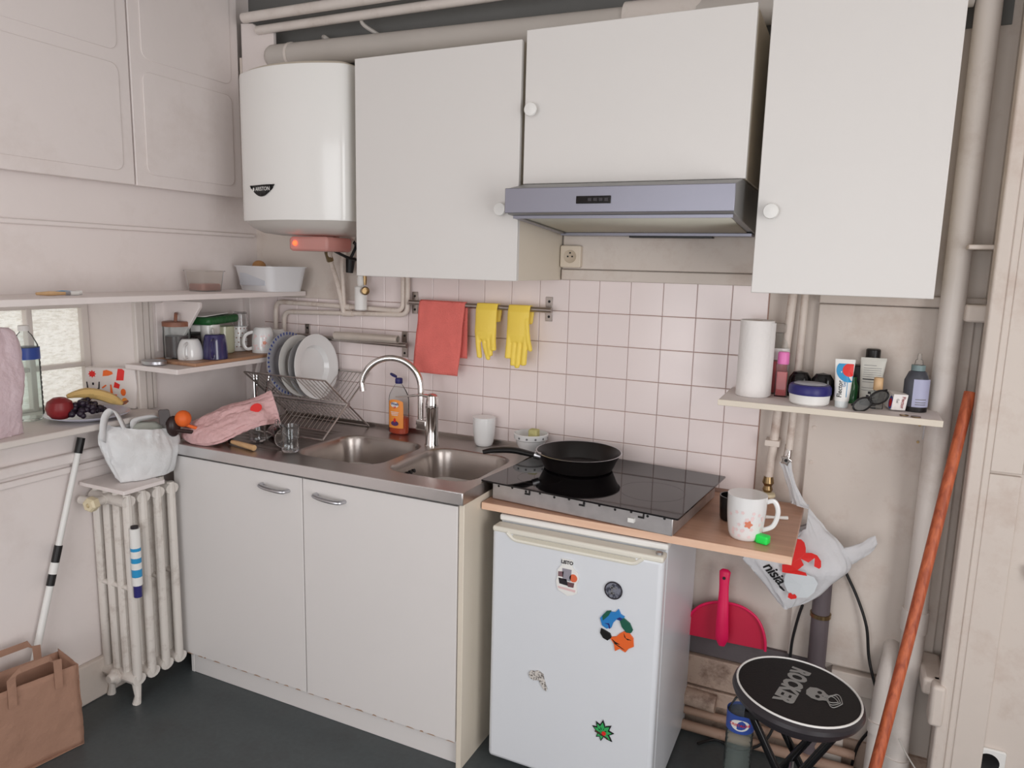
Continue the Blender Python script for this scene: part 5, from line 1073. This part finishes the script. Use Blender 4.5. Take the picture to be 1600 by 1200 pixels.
for r_, m_, nm, of in ((.034, blue_s, 'blue_ring', .0003), (.0185, red_m, 'red_circle', .0008)):
    pl = [(max(-.021, min(.0225, .013 + r_ * math.cos(i * math.pi / 16))), min(.122, .105 + r_ * math.sin(i * math.pi / 16))) for i in range(32)]; skin(pl, m_, nm, of)
g = text_g('Flector', .0165, .0002, .0002); g.xf(lambda p: F(-.0085 - p.y, .052 + p.x) + V(0, -.0004, 0)); part('lettering', g, dark_p, t, smooth=0)
g = text_g('Gel', .011, .0002); g.xf(lambda p: F(.002 - p.y, .066 + p.x) + V(0, -.0004, 0)); part('lettering', g, blue_s, t, smooth=0)
skin([(.008, .03), (.0095, .03), (.0105, .075), (.009, .075)], blue_s, 'small_print', .0004)
c = V(2.348, -.10, ZT); bottle('green_bottle', 'dark green bottle half hidden behind the ointment tube', c, [(0, 0), (.016, 0), (.017, .05), (.010, .065), (.010, .075), (0, .075)], mat('green_glass', S(40, 92, 52), .1))
c = V(2.368, -.05, ZT); solo('black_case', G().box(c + V(-.022, -.02, 0), c + V(.022, .02, .105)), black, 'upright black case behind the grey cream tube', 'case', c, bev=.004)
c = V(2.395, -.035, ZT); solo('black_bottle', G().lathe([(0, 0), (.018, 0), (.018, .11), (.0195, .112), (.0195, .150), (.017, .153), (0, .153)], c, 20), black, 'black-capped bottle at the back of the right shelf', 'bottle', c)
c = V(2.392, -.115, ZT); t, F2_ = tube_pack('cream_tube', 'grey-white cream tube printed with small text, standing on a dark cap', c, .066, .128, .021, .018, mat('tube_grey', S(206, 204, 196), .4), dark_p, .1, .03)
for i, z in enumerate((.113, .105, .099, .093, .087, .081, .073, .066, .05, .043)):
    w_ = .046 if i not in (0, 5) else .032; hh = .0012 if i != 6 else .003; gg = G()
    for k in range(8):
        x0_, x1_ = -.023 + w_ * k / 8, -.023 + w_ * (k + 1) / 8; gg.add([F2_(x0_, z), F2_(x1_, z), F2_(x1_, z + hh), F2_(x0_, z + hh)], [(0, 1, 2, 3)])
    part('text_line', gg, dark_p if i == 6 else grey_p, t, smooth=0)
for x, z in ((-.006, .034), (.004, .028), (-.01, .024)): part('symbol', G().add([F2_(x, z), F2_(x + .007, z), F2_(x + .007, z + .007), F2_(x, z + .007)], [(0, 1, 2, 3)]), dark_p, t, smooth=0)
# perfume with wooden cap on the cream tube
c = V(2.412, -.165, ZT); t = thing('scent_bottle', 'clear scent bottle with a wooden cap in front of the cream tube', 'bottle', c)
part('bottle', G().lathe([(0, 0), (.017, 0), (.018, .045), (.010, .050), (.008, .054), (0, .054)], c, 20), clear, t); part('wooden_cap', G().lathe([(0, .052), (.0115, .052), (.012, .056), (.012, .084), (.0105, .087), (0, .087)], c, 20), wood_l, t)
# folded black glasses
gp = V(2.396, -.218, ZT); t = thing('glasses', 'folded black-framed glasses on the front of the right shelf', 'glasses', gp); gu_ = V(.80, .38, .42).normalized(); gz = V(-.40, -.10, .85).normalized()
for k in (-1, 1):
    cc = gp + V(.0, .0, .028) + gu_ * (k * .024); P = [cc + gu_ * (.026 * math.cos(i * math.pi / 12)) + gz * (.017 * math.sin(i * math.pi / 12)) for i in range(25)]
    part('rim', G().tube(P, .0026, 6, cap=False), black, t); g = G().prism(circ(.0245, 20, 1, .64), (cc, gu_, gz, gu_.cross(gz)), -.0006, .0006); part('lens', g, film('dark_lens', S(120, 120, 118), .25, .05, gloss=.2) if 'dark_lens' not in MATS else MATS['dark_lens'], t)
    part('temple', G().tube(smooth_path([cc + gu_ * (k * .027) + gz * .01, cc + gu_ * (k * .0) + V(-.008, .02, .008), cc + gu_ * (-k * .045) + V(-.008, .022, -.004)]), .0026, 6), black, t)
part('bridge', G().tube([gp + V(0, 0, .028) - gu_ * .005 + gz * .005, gp + V(0, 0, .028) + gu_ * .005 + gz * .005], .0025, 6), black, t)
# ointment box lying tilted
bp2 = V(2.460, -.190, ZT); ua_ = V(.86, -.5, -.0).normalized(); uz = V(0, 0, 1); un_ = V(-.5, -.86, 0).normalized(); til = math.radians(-6)
u1 = (ua_ * math.cos(til) + uz * math.sin(til)); u2 = (uz * math.cos(til) - ua_ * math.sin(til)); t = thing('ointment_box', 'small white ointment box with a red and blue circle lying beside the glasses', 'box', bp2)
B0_ = bp2 + V(-.012, 0, .004); part('carton', G().prism([(0, 0), (.036, 0), (.036, .044), (0, .044)], (B0_, V(.97, .2, 0).normalized(), u2, V(-.2, .97, 0).normalized() * -1), -.075, 0), paper, t, bev=.001)
ff = (B0_, V(.97, .2, 0).normalized(), u2, V(.2, -.97, 0).normalized())
g = text_g('Flector', .0115, .0002, .0002); g.xf(lambda p: V(-p.y, p.x, p.z)).xf(lambda p: V(-p.x, -p.y, p.z)); on_frame(g, (ff[0] + ff[1] * .026 + ff[2] * .022 + ff[3] * .0008, ff[1], ff[2], ff[3])); part('lettering', g, mat('maroon_print', S(150, 40, 50), .5), t, smooth=0)
g = text_g('Gel', .0085, .0002); g.xf(lambda p: V(p.y, -p.x, p.z)); on_frame(g, (ff[0] + ff[1] * .012 + ff[2] * .026 + ff[3] * .0008, ff[1], ff[2], ff[3])); part('lettering', g, grey_p, t, smooth=0)
sf = (B0_, V(-.2, .97, 0).normalized(), u2, -ff[1])
for r_, m_, of in ((.019, blue_l, .0004), (.012, red_m, .0009)): part('printed_circle', G().prism([(max(.001, .016 + r_ * math.cos(i * math.pi / 12)), max(.001, .018 + r_ * math.sin(i * math.pi / 12))) for i in range(24)], sf, 0, of), m_, t, smooth=0)
c = V(2.506, -.145, ZT); t = bottle('dropper_bottle', 'dark bottle with a lilac label and clear nozzle at the right end of the shelf', c, [(0, 0), (.029, 0), (.031, .004), (.031, .085), (.022, .108), (.016, .112), (.016, .118), (0, .118)], mat('dark_bottle', S(74, 76, 84), .25), 1, .8)
part('base_band', G().lathe([(0, -.0), (.0312, .0), (.0316, .014), (0, .014)], c, 26, 1, .8), black, t); part('collar', G().lathe([(.0175, .112), (.0175, .127), (0, .127)], c, 20), mat('grey_teal', S(120, 140, 142), .4), t); part('nozzle', G().lathe([(.011, .127), (.009, .140), (.006, .143), (.0045, .158), (0, .159)], c, 16), clear_t, t)
lb = part('label', G().grid(lambda u_, v_: c + V(.0322 * math.cos(-1.85 + 1.9 * u_), .0258 * math.sin(-1.85 + 1.9 * u_), .014 + .076 * v_), 10, 3), purple_l, t)
for z in (.020, .026, .034): part('text_line', G().grid(lambda u_, v_: c + V(.0327 * math.cos(-1.6 + .9 * u_), .0263 * math.sin(-1.6 + .9 * u_), z + .0022 * v_), 6, 1), grey_p, lb)
for i, (x, y, k) in enumerate(((2.478, -.238, 1), (2.505, -.245, 1.1))):
    p = V(x, y, ZT); solo('coin', G().lathe([(0, 0), (.0105 * k, 0), (.0112 * k, .0006), (.0105 * k, .0022), (0, .0022)], p, 20), brass, 'left of two small coins on the front of the right shelf' if i == 0 else 'right of two small coins on the front of the right shelf', 'coin', p, 'coins on the right shelf')

# =====================================================================================================================
# HANGING BAG, DUSTPAN, STICK, CABLES, STOOL, FLOOR BOTTLE
# =====================================================================================================================
tapz = tc_ + V(0, -.02, -.03)
def BG(px, py, y): return at(px, py, y)
rows = [(BG(1224, 722, -.075), BG(1231, 722, -.075)), (BG(1237, 770, -.08), BG(1245, 768, -.08)), (BG(1236, 800, -.10), BG(1262, 795, -.09)), (BG(1205, 838, -.14), BG(1292, 830, -.10)), (BG(1160, 868, -.17), BG(1314, 852, -.11)), (BG(1178, 892, -.17), BG(1326, 886, -.12)), (BG(1206, 925, -.16), BG(1300, 912, -.12)), (BG(1222, 944, -.15), BG(1268, 936, -.13)), (BG(1230, 951, -.15), BG(1238, 948, -.14))]
# keep the part behind the worktop clear of the board: the board ends at x = 2.247, so the bag hangs from its end
t = thing('carrier_bag', 'white plastic carrier bag with red star and crescent hanging from the small tap', 'bag', rows[-1][0])
nbg = V(.05, -1, .1).normalized()
def clampbag(p):
    if p.z > .80 and p.x < 2.262: p = V(2.262, p.y, p.z) if p.z < .86 and p.y < -.02 else p
    if p.z <= .80 and p.z > .775 and p.x < 2.25: p = V(p.x, p.y, .778)
    return V(p.x, min(p.y, -.024), p.z)
bgm = loft_bag(rows, [.004, .006, .015, .03, .04, .042, .035, .02, .006], nbg, 80, 12, .012, 30, 11, fa=2.0, ft=2.5); bgm.xf(clampbag)
part('bag_film', bgm, bag_t, t, smooth=70)
hrow = [(BG(1312, 858, -.115), BG(1318, 884, -.115)), (BG(1336, 852, -.11), BG(1338, 878, -.11)), (BG(1358, 842, -.10), BG(1362, 862, -.10)), (BG(1368, 838, -.10), BG(1371, 850, -.10))]
part('loose_handle', loft_bag(hrow, [.012, .012, .010, .004], nbg, 30, 8, .004, 45, 4), bag_t, t, smooth=70)
def bp3(px, py): # front skin of the bag
    y0 = -.158 - .035 * max(0, 1 - ((px - 1245) / 75) ** 2); p = BG(px, py, y0 - .014); return p
def bagprint(poly, m_, nm, off=0):
    k = len(poly); cx_ = sum(p[0] for p in poly) / k; cy_ = sum(p[1] for p in poly) / k
    g = G().add([bp3(cx_, cy_) + nbg * off] + [bp3(*p) + nbg * off for p in poly], [(0, i + 1, (i + 1) % k + 1) for i in range(k)]); o = part(nm, g, m_, t, smooth=0); o.modifiers.new('solid', 'SOLIDIFY').thickness = .0006
def ngon_bag(poly, m_, nm, off=0):
    g = G().add([bp3(*p) + nbg * off for p in poly], [tuple(range(len(poly)))]); o = part(nm, g, m_, t, smooth=0); o.modifiers.new('solid', 'SOLIDIFY').thickness = .0006
ngon_bag([(1246, 842), (1252, 843), (1257, 848), (1259, 856), (1259, 864), (1268, 864), (1277, 868), (1283, 877), (1283, 886), (1280, 889), (1272, 885), (1273, 872), (1263, 879), (1251, 873), (1256, 883), (1246, 891), (1259, 895), (1261, 900), (1222, 894), (1222, 882), (1236, 882)], red_m, 'red_print')
bagprint([(1228, 896), (1260, 898), (1272, 902), (1278, 912), (1272, 926), (1262, 934), (1246, 934), (1230, 924), (1224, 908)], mat('pale_patch', S(212, 218, 222), .4), 'pale_patch', -.001)
bagprint([(1231, 933), (1232, 927), (1236, 926), (1238, 929), (1242, 928), (1245, 932), (1244, 935), (1236, 936)], red_m, 'heart', .002)
g = text_g('nisia', 25, .4, .5, .35, .92)
ax_, ay_ = V(.66, .75, 0), V(.75, -.66, 0)
g.xf(lambda p: bp3(1209 + p.x * ax_.x * 1.0 + p.y * ay_.x * .9  , 894 + p.x * ax_.y * 1.0 + p.y * ay_.y * .9) + nbg * (.007 + .0005 * p.z)); part('lettering', g, black, t, smooth=0)
ngon_bag([(1216, 913), (1221, 916), (1227, 923), (1224, 923), (1218, 918)], black, 'flourish', .002)

# pink dustpan standing against the wall
yd = -.05
def dp3(px, py, y=yd): return at(px, py, y)
t = thing('dustpan', 'bright pink plastic dustpan standing against the wall beside the fridge', 'dustpan', dp3(1140, 1005))
pA = dp3(1143, 985); ww_ = .125
arcp = []
L_, R_, T_ = dp3(1085, 990), dp3(1199, 1006), dp3(1134, 925)
cx = (1.932 + 2.172) / 2
pan = [(-.128, -.0), (-.126, .05), (-.112, .085), (-.085, .112), (-.05, .128), (-.02, .134), (.02, .134), (.055, .126), (.09, .104), (.112, .07), (.124, .03), (.126, -.0)]
fr = (V(2.046, yd, .343), V(1, 0, .03).normalized(), V(0, .12, 1).normalized(), V(0, -1, .12).normalized())
part('pan_plate', G().prism(pan, fr, 0, .003), mat('deep_pink_plastic', S(206, 20, 66), .45), t, bev=.001)
R = []
lipo = G(); k = len(pan)
for i in range(1, k - 1): pass
rim = [fr[0] + fr[1] * p[0] + fr[2] * p[1] + fr[3] * .012 for p in pan]; part('rim', G().tube(smooth_path(rim, 3), .0045, 8, flat=1.0), pink, t)
hp = smooth_path([V(2.030, yd - .012, .60), V(2.030, yd - .02, .57), V(2.033, yd - .03, .50), V(2.036, yd - .04, .43), V(2.040, yd - .045, .35)], 5); n_ = len(hp)
part('handle', G().tube(hp, [(.008 + .003 * min(1, abs(i / n_ - .35) * 2.2)) * min(1, .45 + .28 * min(i, n_ - 1 - i)) for i in range(n_)], 14, flat=1.9), pink, t)
part('hang_hole', G().lathe([(0, 0), (.005, 0), (.005, .003), (0, .003)], hp[3] + V(0, -.011, -.012), 12, axis=(0, -1, 0)), dark_p, t)

a_, b_ = at(1516, 613, -.16), at(1384, 1130, -.42); dd = b_ - a_; fl_t = (.0 - a_.z) / dd.z; b2 = a_ + dd * fl_t
solo('wooden_stick', G().tube([a_, a_.lerp(b2, .5) + V(.003, 0, 0), b2], .0145, 12), stick_m, 'orange-brown wooden stick leaning in the right corner', 'stick', b2)
solo('power_cable', G().tube(smooth_path([at(1322, 895, -.03), at(1340, 935, -.04), at(1354, 980, -.05), at(1358, 1030, -.05), at(1370, 1080, -.07), at(1382, 1112, -.08), V(2.47, -.06, .12), V(2.455, -.05, .03)], 6), .0045, 8), cable_m, 'black cable hanging in front of the right wall panel', 'cable', at(1382, 1112, -.08))
solo('power_cable', G().tube(smooth_path([at(1254, 945, -.035), at(1247, 965, -.035), at(1238, 1000, -.035), at(1234, 1030, -.035), V(2.24, -.045, .2), V(2.20, -.09, .06), V(2.12, -.11, .012), flo(1120, 1156, .007), flo(1090, 1162, .007)], 6), .0045, 8), cable_m, 'black cable running from below the carrier bag to the floor by the fridge', 'cable', V(2.2, -.05, .01))
solo('thin_cord', G().tube(smooth_path([at(1404, 1154, -.16), at(1412, 1170, -.17), at(1422, 1188, -.18), at(1432, 1204, -.18)], 5), .0022, 6), pipe_g, 'thin grey cord by the foot of the tall white pipe', 'cord', at(1432, 1204, -.18))

# folding stool with lettered round seat
sc_ = V(2.290, -.470, .470); t = thing('folding_stool', 'black round folding stool with grey lettering on the seat', 'stool', V(sc_.x, sc_.y, 0)); rS = .158
tiltm = Matrix.Rotation(math.radians(3.5), 3, 'Y'); tl_ = lambda p: sc_ + tiltm @ p
g = G().lathe([(0, -.052), (.110, -.052), (.142, -.046), (.148, -.038), (.150, -.030), (.160, -.026), (.1655, -.014), (.163, -.004), (.156, .002), (0, .003)], (0, 0, 0), 56); g.xf(tl_); part('seat_shell', g, stool_m, t)
st_ = part('seat_top', G().lathe([(0, .006), (.150, .004), (.154, .001), (0, .0)], (0, 0, 0), 56).xf(tl_), black_t, t)
part('piping', G().tube([tl_(V(.1545 * math.cos(i * math.pi / 30), .1545 * math.sin(i * math.pi / 30), .004)) for i in range(61)], .0028, 8, cap=False), white_p, t)
# seat artwork: reading direction runs towards the room
rd_ = V(-.18, -.985, 0).normalized(); up_ = V(.985, -.18, 0).normalized(); up_ = V(-rd_.y, rd_.x, 0)
g = text_g('ROCKER', .047, .0003, .0024, 0, 1.02); g.xf(lambda p: tl_(rd_ * (p.x * 1.04) + up_ * (p.y * 1.35) + V(-.018, .012, .0062 + p.z) - up_ * 0)); part('lettering', g, grey_l, st_, smooth=0)
def seatart(poly, nm, z=.0064, m_=None): part(nm, G().add([tl_(rd_ * p[0] * 1.15 - up_ * p[1] * 1.1 + V(.056, .0, z)) for p in poly], [tuple(range(len(poly)))]), m_ or grey_l, st_, smooth=0)
sk_ = [(-.024, .0), (-.026, .016), (-.018, .030), (0, .034), (.018, .030), (.026, .016), (.024, .0), (.016, -.008), (.012, -.016), (-.012, -.016), (-.016, -.008)]
if True:
    flip = lambda P: [(a_, b_) for a_, b_ in P]
    seatart(flip(sk_), 'skull'); seatart(circ(.0058, 12, 1.1, .9, -.010, .006), 'eye', .0068, black_t); seatart(circ(.0058, 12, 1.1, .9, .010, .006), 'eye', .0068, black_t); seatart([(0, .0), (.003, -.008), (-.003, -.008)], 'nose', .0068, black_t)
    for k in (-1, 1):
        for j, r_ in enumerate((.014, .023, .032)):
            P = [tl_(rd_ * (k * r_ * math.sin(i * math.pi / 8) * 1.1) + up_ * (.006 + .012 * j * .4 + .036 * (i / 8)) + V(.056, .0, .0066)) for i in range(9)]; part('beard_strand', G().tube(P, .0014, 5), grey_l, st_)
lt = .40
def leg(a_, b_, r=.0105, nm='leg'): part(nm, G().tube(fillet([a_, a_.lerp(b_, .5), b_], .02), r, 12), blackg, t)
fA, fB = V(-.115, .10, 0), V(.115, .10, 0)
for yy in (-.085, .085):
    p0_, p1_ = V(sc_.x - .105, sc_.y + yy, .425), V(sc_.x + .125, sc_.y + yy * 1.25, .010); leg(p0_, p1_)
for yy in (-.060, .060):
    p0_, p1_ = V(sc_.x + .105, sc_.y + yy, .425), V(sc_.x - .125, sc_.y + yy * 1.2, .010); leg(p0_, p1_)
part('cross_bar', G().tube([V(sc_.x + .120, sc_.y - .105, .012), V(sc_.x + .120, sc_.y + .105, .012)], .010, 10), blackg, t); part('cross_bar', G().tube([V(sc_.x - .120, sc_.y - .08, .012), V(sc_.x - .120, sc_.y + .08, .012)], .010, 10), blackg, t)
part('pivot', G().tube([V(sc_.x, sc_.y - .1, .222), V(sc_.x, sc_.y + .1, .222)], .006, 10), alu, t)
for yy in (-.085, .085): part('hinge', G().box(V(sc_.x - .12, sc_.y + yy - .012, .415), V(sc_.x - .09, sc_.y + yy + .012, .432)), black, t)
bottle_water(V(2.135, -.285, .001), 'clear water bottle with a blue label standing on the floor behind the stool', .325, .040, (.205, .262), 'CRISTALINE', blue_l)
